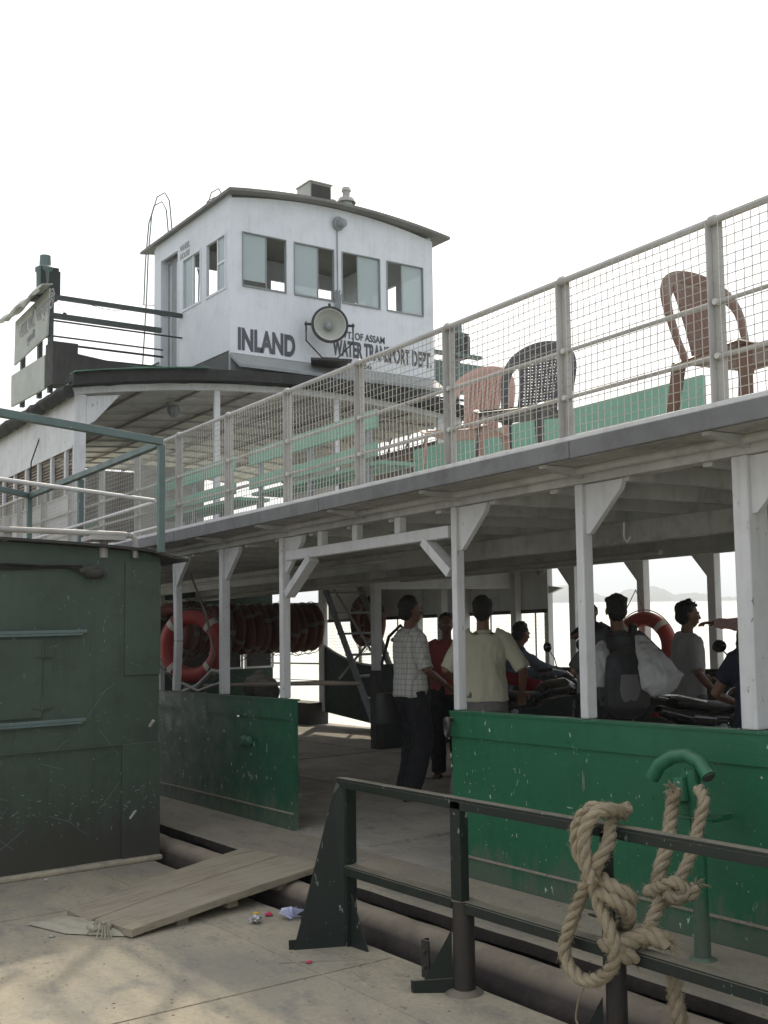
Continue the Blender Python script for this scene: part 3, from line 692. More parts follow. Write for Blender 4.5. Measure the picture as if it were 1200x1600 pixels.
def window(y0, y1, split, side):
    b = MB(); t_ = .011
    b.box(XW - .03, XW + .012, y0, y0 + t_, ZS, ZT); b.box(XW - .03, XW + .012, y1 - t_, y1, ZS, ZT); b.box(XW - .03, XW + .012, y0 + t_, y1 - t_, ZT - t_, ZT); b.box(XW - .03, XW + .018, y0 + t_, y1 - t_, ZS, ZS + .018)
    f = WB(b, 'window_frame', greyp)
    ym = y0 + (y1 - y0) * split
    b = MB()
    if side == 'L': b.box(XW - .02, XW - .016, y0 + t_, ym, ZS + (.09 if y0 < 6 else .018), ZT - t_)
    else: b.box(XW - .02, XW - .016, ym, y1 - t_, ZS + .018, ZT - t_)
    WB(b, 'pane', glass, f)
    b = MB(); b.box(XW - .024, XW - .010, ym - .008, ym + .008, ZS + .018, ZT - t_); WB(b, 'sash_bar', greyp, f)
window(*wins[0], .55, 'L'); window(*wins[1], .60, 'L'); window(*wins[2], .42, 'R'); window(*wins[3], .42, 'R')
# left wall (facing the pontoon)
b = MB(); lw = [(-12.12, -11.56), (-12.83, -12.26)]
b.box(-12.95, XW - .04, YL, YL + .04, 4.55, ZS - .03)
for (x0, x1) in ((-11.56, XW - .04), (-12.26, -12.12), (-12.95, -12.83)): b.box(x0, x1, YL, YL + .04, ZS - .03, ZT)
b.box(-13.72, XW - .04, YL, YL + .04, 6.18, 6.46); b.box(-12.95, XW - .04, YL, YL + .04, ZT, 6.18); b.box(-13.72, -13.55, YL, YL + .04, 4.3, 6.18)
WB(b, 'left_wall', whouse)
for (x0, x1) in lw:
    b = MB(); b.box(x0, x0 + .03, YL - .01, YL + .03, ZS - .03, ZT); b.box(x1 - .03, x1, YL - .01, YL + .03, ZS - .03, ZT); b.box(x0 + .03, x1 - .03, YL - .01, YL + .03, ZT - .03, ZT); b.box(x0 + .03, x1 - .03, YL - .01, YL + .03, ZS - .03, ZS)
    xm = (x0 + x1) / 2 + .03; b.box(xm - .012, xm + .012, YL + .005, YL + .03, ZS, ZT - .03); f = WB(b, 'window_frame', whouse)
    b = MB(); b.box(xm + .012 if x0 > -12.2 else x0 + .03, x1 - .03 if x0 > -12.2 else xm - .012, YL + .015, YL + .019, ZS, ZT - .03)
    if x0 > -12.2: b2 = MB(); b2.box(xm, x1 - .03, YL + .004, YL + .02, 5.66, 5.69); WB(b2, 'sash_bar', whouse, f)
    WB(b, 'pane', glass, f)
b = MB(); b.box(-13.54, -12.96, YL + .10, YL + .13, 4.3, 6.17); dr = WB(b, 'door', greyp)
for x in (-13.4, -13.2, -13.05): b = MB(); b.box(x - .008, x + .008, YL + .088, YL + .10, 4.35, 6.1); WB(b, 'door_batten', whouse, dr)
b = MB(); b.box(-13.56, -13.52, YL - .005, YL + .1, 4.3, 6.18); b.box(-12.97, -12.94, YL - .005, YL + .1, 4.3, 6.18); WB(b, 'door_frame', whouse)
# right & back walls with window openings
b = MB(); b.box(XB, XW - .04, YRt - .04, YRt, 4.3, 5.36); b.box(XB, XW - .04, YRt - .04, YRt, 6.0, 6.47)
for x in (-11.55, -12.2, -12.95, -13.66): b.box(x - .06, x + .06, YRt - .04, YRt, 5.36, 6.0)
WB(b, 'right_wall', whouse)
b = MB(); b.box(XB - .04, XB, YL, YRt, 4.3, 5.15); b.prism([(XB - .04, YL, 6.26)] + [(XB - .04, y, warch(y) - .03) for y in yy_] + [(XB - .04, YRt, 6.26)], (.04, 0, 0))
for (y0, y1) in ((YL, 5.9), (6.75, 7.5), (8.55, YRt)): b.box(XB - .04, XB, y0, y1, 5.15, 6.26)
WB(b, 'rear_wall', whouse)
b = MB(); b.box(XB, XW - .05, YL + .05, YRt - .05, 4.30, 4.34); WB(b, 'floor', darkin)
b = MB(); b.box(-12.0, -11.8, 7.4, 7.65, 4.34, 5.3); b.torus((-12.1, 7.0, 5.35), .27, .02, 24, 6, (1, 0, .2)); b.cyl((-12.08, 7.0, 4.34), (-12.08, 7.0, 5.35), .05, 8); b.ell((-12.4, 6.45, 5.45), .11, .10, .13); b.box(-12.6, -12.3, 6.3, 6.62, 4.34, 5.3); WB(b, 'steering_stand', darkin)
# roof
b = MB(); vs = []; n = 24; yr = [5.63 + (8.94 - 5.63) * i / n for i in range(n + 1)]
def rz(y): return 6.43 + .135 * (1 - ((y - 7.29) / 1.69) ** 2)
for y in yr:
    for (x, dz) in ((-14.08, -.02), (XW + .14, 0)): vs += [(x, y, rz(y) + dz), (x, y, rz(y) + dz + .035)]
fs = []
for i in range(n):
    a = i * 4; fs += [(a, a + 2, a + 6, a + 4), (a + 1, a + 5, a + 7, a + 3), (a, a + 4, a + 5, a + 1), (a + 2, a + 3, a + 7, a + 6)]
e = n * 4; fs += [(0, 1, 3, 2), (e, e + 2, e + 3, e + 1)]
b.add(vs, fs)
rf = WB(b, 'roof', paint('roof_grey', (.20, .195, .185), .7, .25, (.1, .085, .07), .5, streak=0, dust_amt=.3))
b = MB(); b.box(-12.05, -11.72, 6.98, 7.30, 6.60, 6.965); b.box(-12.07, -11.70, 6.965, 7.315, 6.965, 6.98); WB(b, 'roof_vent', signm, rf)
b = MB(); b.box(-11.719, -11.708, 7.0, 7.28, 6.66, 6.94); WB(b, 'vent_opening', darkin, rf)
# lettering
rt, up = (0, 1, 0), (0, 0, 1)
text('INLAND', .355, (XW + .003, 5.80, 4.575), rt, up, wh, 'lettering', letter, .016, width=.79)
text('GOVT. OF ASSAM', .125, (XW + .003, 7.13, 4.895), rt, up, wh, 'lettering', letter, .003, width=.80)
text('WATER TRANSPORT DEPT.', .275, (XW + .003, 7.14, 4.665), rt, up, wh, 'lettering', letter, .011, width=1.55)
text('NO. 1966', .12, (XW + .003, 7.22, 4.53), rt, up, wh, 'lettering', letter, .002, width=.50)
text('WHEEL', .11, (-12.90, YL - .003, 6.13), (1, 0, 0), up, wh, 'lettering', fadedlet, .003, .85)
text('HOUSE', .11, (-12.90, YL - .003, 6.02), (1, 0, 0), up, wh, 'lettering', fadedlet, .003, .85)
# bulkhead lamp on the front + conduit
t = empty('bulkhead_lamp', (XW + .02, 7.22, 6.36), 'round grey bulkhead lamp high on the wheelhouse front, above the searchlight', 'lamp', shear=False)
b = MB(); b.lathe([(0, 0), (.09, 0), (.09, .02), (.06, .035), (.062, .08), (.045, .12), (0, .13)], (0, 0, 0), 20, 0, (1, .25, -.15)); b.build('lamp_housing', greyp, t, glob=False, smooth=True)
b = MB(); b.cyl((XW + .012, 7.21, 6.27), (XW + .012, 7.21, 5.45), .008, 8); b.tube([(XW + .02, 7.16 + .02 * i, 5.45 + .05 * math.sin(i * 2.1)) for i in range(5)], .012, 6)
for i in range(5): b.tube([(XW + .02 + .008 * i, 7.15 + .022 * i, 5.44), (XW + .04, 7.17 + .015 * i, 5.33), (XW + .03, 7.15 + .02 * i, 5.2)], .009, 5)
WB(b, 'cable_conduit', greyp)
# searchlight
t = empty('searchlight', (XW + .30, 7.00, 4.51), 'large round searchlight on a forked bracket in front of the wheelhouse lettering', 'searchlight', shear=False)
c = Vector((0, -.10, .46)); ax = Vector((.93, -.37, .02)).normalized()
b = MB(); b.lathe([(0, -.2), (.12, -.19), (.2, -.10), (.245, 0), (.245, .03), (.215, .035), (.21, .0)], c, 36, 0, ax); b.build('lamp_drum', blkiron, t, glob=False, smooth=True)
b = MB(); b.lathe([(.205, .025), (.205, .008), (.16, -.05), (.10, -.10), (.03, -.13), (0, -.13)], c, 36, 0, ax); rfl = b.build('reflector', paint('enamel_reflector', (.45, .46, .42), .35, .1, (.3, .28, .22), .3, streak=0, dust_amt=0, bump=0), t, glob=False, smooth=True)
b = MB(); b.torus(c + ax * .026, .207, .006, 36, 6, ax); b.build('rim_trim', white, t, glob=False)
b = MB(); b.ell(c - ax * .06, .055, .055, .055); b.build('bulb_cap', greyp, t, glob=False, smooth=True)
sd = ax.cross(Vector((0, 0, 1))).normalized()
b = MB()
for s_ in (-1, 1):
    a = c + sd * (.31 * s_); b.cyl(c + sd * (.23 * s_), a + sd * (.02 * s_), .018, 8); b.tube([a, a - Vector((0, 0, .22)), c + sd * (.10 * s_) - Vector((0, 0, .44))], .010, 6); b.cyl(a + Vector((0, 0, .03)), a - Vector((0, 0, .1)), .012, 6)
b.tube([c + sd * .1 - Vector((0, 0, .44)), c - sd * .1 - Vector((0, 0, .44))], .012, 6); b.build('fork_bracket', blkiron, t, glob=False)
b = MB(); cc = c - Vector((0, 0, .47)); b.prism([cc + sd * .27 + ax * .12, cc - sd * .27 + ax * .12, cc - sd * .2 - ax * .3, cc + sd * .2 - ax * .3], (0, 0, -.03)); b.build('shelf_plate', blkiron, t, glob=False)
b = MB(); b.ell(c + Vector((0, 0, .262)), .02, .02, .03); b.build('top_knob', blkiron, t, glob=False)
t.scale = (.94, .94, .94)
# lantern on the roof
t = empty('roof_lantern', (-11.8, 7.585, 6.18), 'small pale navigation lantern on the wheelhouse roof beside the square vent', 'lantern', shear=False)
b = MB(); b.lathe([(0, 0), (.10, 0), (.11, .06), (.10, .12)], (0, 0, .42), 16); b.box(-.14, -.10, -.16, -.10, .3, .7); b.box(-.06, .06, -.03, .03, 0, .45); b.build('lantern_base', lead, t, glob=False)
b = MB(); b.lathe([(.085, .54), (.085, .66)], (0, 0, 0), 16); b.build('lantern_glass', glass, t, glob=False)
b = MB(); b.lathe([(.13, .64), (.10, .70), (.05, .73), (.05, .79), (.065, .80), (.05, .85), (0, .86)], (0, 0, 0), 16); b.build('lantern_cap', lead, t, glob=False)
b = MB(); b.torus((0, 0, .86), .08, .004, 20, 4, (1, 0, 0)); b.build('lantern_handle', lead, t, glob=False)
# bridge wings, port and starboard light screens -----------------------
wing = empty('bridge_wing', (-12.83, 4.8, 4.3), 'left bridge wing of dark steel rails reaching from the wheelhouse to the signboard', 'railing', shear=False)
b = MB()
for (z, h, y1) in ((5.27, .05, YL - .005), (5.04, .06, 5.42)): b.box(-12.87, -12.81, 3.98, y1, z - h / 2, z + h / 2)
WB(b, 'wing_beam', wingm, wing)
for z, r_, y1 in ((4.98, .012, YL), (4.79, .012, 5.45), (4.70, .016, 5.45)): b = MB(); b.cyl((-12.84, 3.98, z), (-12.84, y1, z), r_, 6); WB(b, 'wing_rail', blkiron, wing)
b = MB(); b.box(-12.9, -12.76, 4.05, 6.2, 4.41, 4.50); b.cyl((-12.8, 4.0, 4.54), (-12.8, 6.1, 4.57), .012, 6); WB(b, 'wing_floor_beam', blkiron, wing)
for (x, y) in ((-13.27, 3.99), (-13.98, 3.99), (-12.85, 3.99)): b = MB(); b.box(x - .035, x + .035, y, y + .05, 4.1, 4.85 if x < -13 else 5.3); WB(b, 'wing_post', wingm, wing)
b = MB(); b.box(-12.83, -12.55, 3.95, 4.25, 4.15, 4.66); b.prism([(-12.6, 4.2, 4.55), (-12.6, 5.4, 4.42), (-12.6, 5.4, 4.30), (-12.6, 4.2, 4.35)], (.03, 0, 0)); WB(b, 'wing_gusset', darkin, wing)
b = MB(); b.box(-14.3, -12.9, 3.96, 3.99, 4.15, 4.56); WB(b, 'wing_side_plate', signm, wing)
b = MB()
b.beam((-13.6, 5.25, 4.55), (-13.6, 5.9, 4.9), .03, .03); b.box(-13.62, -13.58, 5.0, 5.03, 4.1, 4.72); b.box(-13.62, -13.58, 5.6, 5.63, 4.1, 4.72); b.box(-13.62, -13.58, 5.0, 5.9, 4.70, 4.73); WB(b, 'aft_rail', framegr, wing)
b = MB(); b.tube([(-12.84, 4.05, 5.25), (-12.84, 4.18, 5.09), (-12.84, 4.35, 5.23)], .003, 4); b.ell((-12.84, 4.18, 5.08), .025, .025, .02, 8, 6); b.tube([(-12.84, 4.5 + .15 * i, 5.24 - .03 * math.sin(i * 1.05)) for i in range(8)], .004, 4); WB(b, 'hanging_wire', blkiron, wing)
# signboard
t = empty('signboard', (-13.55, 3.98, 4.72), 'white tilted signboard with faded Assamese lettering at the end of the bridge wing', 'sign', shear=False)
b = MB(); c4 = [onY(77, 450, 3.95), onY(73, 524, 3.95), onY(22, 571, 3.95), onY(24, 503, 3.95)]
b.prism(c4, (0, .02, 0)); WB(b, 'sign_panel', signm, t)
b = MB(); e0, e1 = onY(80, 445, 3.95), onY(11, 503, 3.95); d_ = (e1 - e0)
vs = []
for i in range(13):
    q = e0 + d_ * (i / 12); q.z += .02 * math.sin(i * 1.3)
    for (dy, dz) in ((.02, .02), (-.10, .0), (-.16, -.07), (-.14, -.10 - .02 * math.sin(i * 2))): vs.append((q.x, q.y + dy, q.z + dz))
fs = [(i * 4 + k_, i * 4 + k_ + 1, (i + 1) * 4 + k_ + 1, (i + 1) * 4 + k_) for i in range(12) for k_ in range(3)]
b.add(vs, fs); o = WB(b, 'sign_hood', signm, t); sd_ = o.modifiers.new('s', 'SOLIDIFY'); sd_.thickness = .012
sx_ = (c4[0] - c4[3]); sx_.normalize()
lo = c4[3] + (c4[2] - c4[3]) * .52 + sx_ * .22; lo.y -= .004
text('এম.ভি. জয়ন্তী', .27, lo, sx_, (0, 0, 1), t, 'sign_lettering', fadedlet, .002, .85)
lo2 = c4[3] + (c4[2] - c4[3]) * .78 + sx_ * .55; lo2.y -= .004
text('গুৱাহাটী', .12, lo2, sx_, (0, 0, 1), t, 'sign_lettering', fadedlet, .001, .9)
def navlight(loc, label, flip):
    t = empty('navigation_light', loc, label, 'navigation light', shear=False)
    b = MB(); b.box(-.02, .0, -.20, .02, -.02, .36); b.box(-.30, .0, .02, .04, -.02, .32); b.box(-.28, -.02, -.24, .0, -.03, 0); b.build('light_screen', dkgreen, t, glob=False)
    b = MB(); b.lathe([(0, 0), (.10, 0), (.105, .28), (.12, .30), (.12, .34), (.07, .37), (.065, .50), (0, .51)], (-.10, -.12, .02), 16); b.build('lantern_body', framegr, t, glob=False, smooth=True)
    b = MB(); b.cyl((-.12, -.1, -.5), (-.12, -.1, 0), .03, 8); b.build('stem', framegr, t, glob=False)
    return t
navlight((-13.05, 4.15, 5.34), 'dark green navigation light box above the signboard', 0)
navlight((-12.83, 10.45, 5.30), 'green navigation light on the far bridge wing, right of the wheelhouse behind the chairs', 1)
b = MB(); b.box(-12.9, -12.8, 8.75, 10.7, 5.28, 5.33); b.box(-12.9, -12.8, 8.75, 10.7, 5.02, 5.07); b.box(-12.95, -12.75, 9.6, 10.75, 4.72, 5.16); b.box(-12.9, -12.84, 10.2, 10.26, 3.2, 5.3)
tag(WB(b, 'bridge_wing', framegr, None) if 0 else b.build('bridge_wing', framegr, None, shear=False), 'right bridge wing rails and white plate beyond the wheelhouse, carrying the far green light', 'railing')
b = MB(); b.cyl((-12.8, 8.8, 4.6), (-12.8, 10.7, 4.6), .02, 6); b.box(-12.9, -12.8, 8.75, 10.6, 4.3, 4.36)
for i in range(6): b.cyl((-12.85, 8.9 + i * .3, 3.6), (-12.85, 9.2 + i * .3, 4.6), .012, 5)
tag(b.build('support_frame', blkiron, None, shear=False), 'dark lattice frame below the far bridge wing, seen through the mesh', 'frame')
# ladders with hoops behind the wheelhouse
for k_, (y0, lab) in enumerate(((5.80, 'tall thin hooped ladder rail left of the wheelhouse door'), (6.60, 'thin hooped ladder rail just showing over the wheelhouse roof'))):
    b = MB()
    for dx in (0, -.30):
        base_ = y0; pts = [(-14.3 + dx, y0 - .05, 4.6 if k_ == 0 else 6.2), (-14.3 + dx, y0 + .02, 5.9), (-14.3 + dx, y0 + .04, 6.5), (-14.3 + dx, y0 + .09, 7.1), (-14.3 + dx, y0 + .17, 7.38), (-14.3 + dx, y0 + .29, 7.47), (-14.3 + dx, y0 + .36, 7.36), (-14.3 + dx, y0 + .41, 6.84)]
        if k_: pts = [(p[0], p[1] + .05, p[2] + .24) for p in pts]
        if dx: pts = [(p[0], p[1] + .08, p[2] - .02) for p in pts[1:]]; pts[0] = (pts[0][0], pts[0][1], 5.86); pts = [(pts[0][0] + .2, pts[0][1] + .2, 5.84)] + pts
        b.tube(pts, .010, 6)
    tag(b.build('ladder_rail', framegr, None, shear=False), lab, 'ladder', 'hooped ladder rails')
# benches on the upper deck
def bench(x0, x1, y, label):
    t = empty('bench', ((x0 + x1) / 2, y, ZD), label, 'bench', 'mint green benches on the upper deck')
    for (za, zb) in ((3.077, 3.216), (2.856, 2.965)):
        b = MB(); b.box(x0, x1, y, y + .025, za, zb); b.build('back_slat', mint, t, bevel=.004)
    b = MB(); b.box(x0, x1, y + .03, y + .38, 2.80, 2.83); b.build('seat', mint, t)
    for x in (x0 + .15, (x0 + x1) / 2, x1 - .15):
        b = MB(); b.box(x - .02, x + .02, y + .026, y + .06, ZD, 3.2); b.box(x - .02, x + .02, y + .33, y + .37, ZD, 2.8); b.build('leg', greyp, t)
bench(-8.85, -6.78, 4.6, 'mint green slatted bench under the canopy edge, nearest the chairs')
bench(-11.1, -9.15, 4.6, 'mint green slatted bench further aft, partly behind the shed railing')
b = MB(); b.box(-8.6, -5.06, 6.28, 6.32, ZD, 3.30); b.box(-8.6, -5.06, 6.32, 6.7, 2.8, 2.83); b.box(-8.6, -5.06, 6.66, 6.70, ZD, 2.8)
tag(b.build('long_bench', mint), 'long solid mint green bench back across the deck behind the plastic chairs', 'bench')
b = MB(); b.box(-13.5, -12.5, 4.5, 4.54, ZD, 2.95); b.box(-13.4, -12.6, 4.54, 4.9, 2.75, 2.78); tag(b.build('locker_bench', mint), 'short green bench back beside the cabin corner, behind the railing', 'bench')
# ================================================================== PONTOON
b = MB(); n = 160; vs = []
for i in range(n + 1):
    x = -16 + 18.0 * i / n; e = 3.058 + .008 * noise.noise(Vector((x * 5, 0, 1)))
    vs += [(x, -5, 0), (x, e - .02, 0), (x, e, -.012), (x, e, -.55), (x, -5, -.55)]
fs = []
for i in range(n):
    for k_ in range(5): a = i * 5 + k_; c_ = i * 5 + (k_ + 1) % 5; fs.append((a, c_, c_ + 5, a + 5))
b.add(vs, fs); pontoon = tag(b.build('pontoon_deck', deckd), 'dusty steel pontoon deck in the foreground with a worn sunlit patch', 'pontoon')
b = MB()
for x in (-2.4, -4.35, -6.3): b.box(x - .006, x + .006, -4.9, 3.0, .0, .005)
for y in (.9, 2.62): b.box(-15, 1.5, y - .006, y + .006, .0, .0045)
b.beam((-4.62, 2.55, .003), (-4.38, 2.93, .003), .012, .008); b.beam((-4.3, 2.75, .003), (-4.05, 2.7, .003), .01, .006)
b.build('weld_seam', deckd, pontoon)
# shed ---------------------------------------------------------------
X0, Y0 = -7.33, 3.09
shed = empty('deck_shed', (-8.8, 1.6, 0), 'dark green steel shed with a grimy foot at the left edge of the pontoon', 'shed')
b = MB(); ny, nz_ = 40, 26
def fx(y, z): return X0 + .013 * noise.noise(Vector((y * 1.6, z * 1.6, 0))) + .006 * noise.noise(Vector((y * 4, z * 4, 7)))
def rzs(y): return 2.105 + .085 * math.sqrt(max(0, min(1, (Y0 - y) / 2.4))) * 1.6
vs = [(fx(Y0 - 3.6 * i / ny, 0), Y0 - 3.6 * i / ny, .0 + (rzs(Y0 - 3.6 * i / ny)) * j / nz_) for i in range(ny + 1) for j in range(nz_ + 1)]
vs = [(fx(v[1], v[2]), v[1], v[2]) for v in vs]
fs = [(i * (nz_ + 1) + j, (i + 1) * (nz_ + 1) + j, (i + 1) * (nz_ + 1) + j + 1, i * (nz_ + 1) + j + 1) for i in range(ny) for j in range(nz_)]
b.add(vs, fs)
random.seed(21)
for i in range(150):     # scrapes and flaked spots
    if i < 26: y, z, w_, h_, sl_ = random.uniform(1.8, 3.0), random.uniform(.2, 1.5), random.uniform(.03, .16), .0022, random.uniform(-1.5, 1.5)
    elif i < 95: y, z, w_, h_, sl_ = random.uniform(1.9, 3.05), random.gauss(.43, .06), random.uniform(.004, .022), random.uniform(.003, .008), random.uniform(-.6, .6)
    else: y, z, w_, h_, sl_ = random.uniform(1.9, 3.05), random.uniform(.15, 2.0), random.uniform(.003, .010), random.uniform(.003, .009), 0
    p0, p1 = (y - w_ / 2, z - w_ * sl_ / 2), (y + w_ / 2, z + w_ * sl_ / 2); q0 = Vector((fx(*p0) + (.024 if y > 2.8 else .0035), *p0)); q1 = Vector((fx(*p1) + (.024 if y > 2.8 else .0035), *p1))
    b.beam(q0, q1, h_, .0012, (1, 0, 0), 1)
b.build('front_wall', [shedm, paint('scraped_paint', (.16, .22, .19), .7, .3, dirt_amt=.2, streak=0, dust_amt=0, bump=0)], shed, smooth=True)
b = MB(); b.box(-10.35, X0 - .004, Y0 - .03, Y0, 0, 2.11); b.box(-10.35, -10.3, -.5, Y0 - .03, 0, 2.11); b.build('side_wall', shedm, shed)
b = MB(); vs = []; fs = []
n = 30
for i in range(n + 1):
    y = 3.27 - 3.9 * i / n; z = rzs(min(y, Y0)) - (.035 * max(0, y - Y0) / .18)
    for x in (-10.5, X0 + .10): vs += [(x, y, z + .004), (x, y, z + .022)]
for i in range(n): a = i * 4; fs += [(a, a + 2, a + 6, a + 4), (a + 1, a + 5, a + 7, a + 3), (a + 2, a + 3, a + 7, a + 6), (a, a + 4, a + 5, a + 1)]
fs += [(0, 1, 3, 2), (n * 4, n * 4 + 2, n * 4 + 3, n * 4 + 1)]
b.add(vs, fs); b.build('roof', blkiron, shed, smooth=True)
b = MB(); b.box(X0 + .002, X0 + .020, Y0 - .26, Y0 + .004, 1.28, 2.07); b.build('corner_plate', shedm, shed, bevel=.003)
b = MB(); b.box(X0 + .002, X0 + .017, Y0 - .27, Y0 + .006, .0, .81); b.build('corner_plate', shedm, shed, bevel=.003)
b = MB(); b.box(X0 + .006, X0 + .020, -.5, Y0 - .275, .805, .812); b.build('weld_seam', shedm, shed)
for z in (1.12, 1.46):
    b = MB(); b.cyl((X0 + .022, 2.262, z - .04), (X0 + .022, 2.262, z + .04), .009, 8); b.box(X0 + .012, X0 + .022, 2.2, 2.33, z - .03, z + .03); b.build('hinge', shedm, shed)
for z in (1.595, 1.0):
    b = MB(); b.beam((X0 + .02, -.5, z), (X0 + .02, 2.555, z), .03, .022); b.beam((X0 + .03, -.5, z - .02), (X0 + .03, 2.53, z - .02), .012, .014); b.build('shutter_track', framegr, shed, bevel=.003)
b = MB(); b.box(X0 + .004, X0 + .016, -.5, 2.26, 1.03, 1.55); b.build('shutter', shedm, shed, bevel=.003)
b = MB()
for i in range(5): b.tube([(X0 + .03 + .006 * i, .0 + j * .2, 2.02 + .006 * i + .006 * math.sin(j * 1.7 + i)) for j in range(13)] + [(X0 + .03, 2.52, 2.00 + .01 * i)], .006, 5)
b.build('cable_bundle', rubber, shed)
b = MB(); b.ell((X0 + .04, 2.60, 1.995), .05, .075, .045); b.tube([(X0 + .04, 2.5, 2.0), (X0 + .07, 2.6, 2.03), (X0 + .05, 2.68, 1.97)], .02, 6); b.build('cable_gland', darkin, shed)
b = MB(); b.cyl((X0 + .01, 2.92, .35), (X0 + .06, 2.86, .31), .009, 6); b.cyl((X0 + .01, 3.02, .92), (X0 + .05, 3.03, .96), .012, 6); b.build('bolt', lead, shed)
b = MB(); b.box(X0 - .1, X0 + .06, -.5, Y0 + .012, .0, .035); b.build('dust_ridge', deckd, shed, bevel=.012)
# shed-top railing
rr_ = empty('shed_railing', (-7.07, 2.99, 2.1), 'grey-green railing with pale pipe mid rails on top of the green shed', 'railing')
A, B_, C_, D_ = (-7.067, 2.99, 2.894), (-6.40, 1.35, 2.894), (-10.234, 3.02, 2.894), (-9.3, 2.1, 2.894)
Mid = (-8.873, 3.04, 2.894)
b = MB(); b.beam(A, (B_[0], B_[1], B_[2]), .045, .05); b.build('top_rail', framegr, rr_, bevel=.003)
b = MB(); b.beam((A[0] - .02, A[1], A[2] - .01), C_, .05, .045); b.beam(C_, D_, .045, .045); b.build('top_rail', framegr, rr_, bevel=.003)
for p, zb in ((A, 2.12), (Mid, 2.12), (C_, 2.12), (B_, 2.2)):
    b = MB(); b.box(p[0] - .022, p[0] + .022, p[1] - .022, p[1] + .022, zb, 2.87); b.build('post', framegr, rr_, bevel=.003)
b = MB(); b.cyl((-7.142, 2.97, 2.49), (-6.30, 1.32, 2.49), .014, 8); b.build('mid_rail', white, rr_, smooth=True)
b = MB(); b.cyl((-7.1, 2.98, 2.48), (-10.2, 3.03, 2.48), .013, 8); b.cyl((-7.1, 2.98, 2.30), (-10.2, 3.03, 2.30), .010, 8); b.build('mid_rail', white, rr_, smooth=True)
b = MB(); b.tube([(-7.2, .9, 2.285), (-7.3, 2.80, 2.262), (-7.3, 2.87, 2.255), (-7.3, 2.895, 2.23), (-7.3, 2.90, 2.1)], .02, 10); b.box(-7.42, -7.22, 2.55, 2.80, 2.215, 2.245); b.cyl((-7.33, 2.68, 2.1), (-7.33, 2.68, 2.22), .03, 8); b.cyl((-7.3, 2.01, 2.2), (-7.3, 2.01, 2.36), .035, 8)
tag(b.build('vent_pipe', lead, smooth=True), 'bent rusty pipe running low along the shed roof edge', 'pipe')
b = MB(); b.tube([(-12.75, 4.0, 4.55), (-12.6, 3.95, 3.9), (-12.5, 3.7, 3.2), (-12.45, 3.68, 2.5)], .008, 5); tag(b.build('hanging_cable', rubber, shear=False), 'black cable hanging down from the bridge wing past the cabin side', 'cable')

# pontoon railing -----------------------------------------------------
pr = empty('pontoon_railing', (-3.75, 2.96, 0), 'dark green angle-iron railing at the pontoon edge in the foreground', 'railing')
YP = 2.96
b = MB(); b.box(-4.70, .9, YP - .035, YP + .012, .800, .812); b.box(-4.70, .9, YP - .035, YP - .028, .765, .800); b.build('top_rail', dkgreen, pr, bevel=.002)
for (x0, x1, dz) in ((-4.64, -3.78, 0), (-3.69, -2.88, -.005), (-2.80, -.5, 0)):
    b = MB(); b.box(x0, x1, YP - .03, YP + .03, .385 + dz, .392 + dz); b.box(x0, x1, YP - .034, YP - .028, .345 + dz, .385 + dz); b.build('lower_rail', dkgreen, pr, bevel=.0015)
b = MB(); b.box(-4.70, -4.64, YP - .02, YP - .013, .02, .798); b.box(-4.64, -4.633, YP - .02, YP + .04, .0, .80); p = b.build('end_post', dkgreen, pr, bevel=.002)
b = MB(); b.prism([(-4.705, YP - .03, .80), (-4.69, YP - .06, .74), (-4.77, YP - .245, .0), (-4.66, YP - .02, .0), (-4.66, YP - .02, .80)], (.008, 0, 0)); b.build('gusset_plate', dkgreen, p, bevel=.001)
b = MB(); b.prism([(-4.63, YP, .25), (-4.50, YP + .01, .0), (-4.63, YP, .0)], (0, .008, 0)); b.build('foot_gusset', dkgreen, p)
b = MB(); b.beam((-4.79, YP - .26, .02), (-4.66, YP - .01, .02), .012, .05); b.build('foot_flange', dkgreen, p)
def midpost(x, name='post'):
    b = MB(); b.box(x - .035, x + .035, YP - .035, YP - .027, .375, .799); b.box(x - .035, x - .028, YP - .027, YP + .035, .375, .799); b.box(x + .020, x + .035, YP - .027, YP + .01, .375, .799); p = b.build(name, dkgreen, pr, bevel=.002)
    b = MB(); b.cyl((x + .004, YP, .0), (x + .004, YP, .38), .047, 20); b.lathe([(.047, .38), (.052, .384), (0, .386)], (x + .004, YP, 0), 20); b.lathe([(.085, 0), (.07, .012), (.047, .02)], (x, YP, 0), 16); b.build('pipe_foot', blkiron, p, smooth=True)
    b = MB(); b.prism([(x - .04, YP - .03, .26), (x - .13, YP - .15, .0), (x - .04, YP - .03, .0)], (.006, -.006, 0)); b.prism([(x - .04, YP - .03, .06), (x - .15, YP - .17, .05), (x - .15, YP - .17, 0), (x - .04, YP - .03, 0)], (.02, .0, 0)); b.build('foot_brace', dkgreen, p)
    return p
midpost(-3.745)
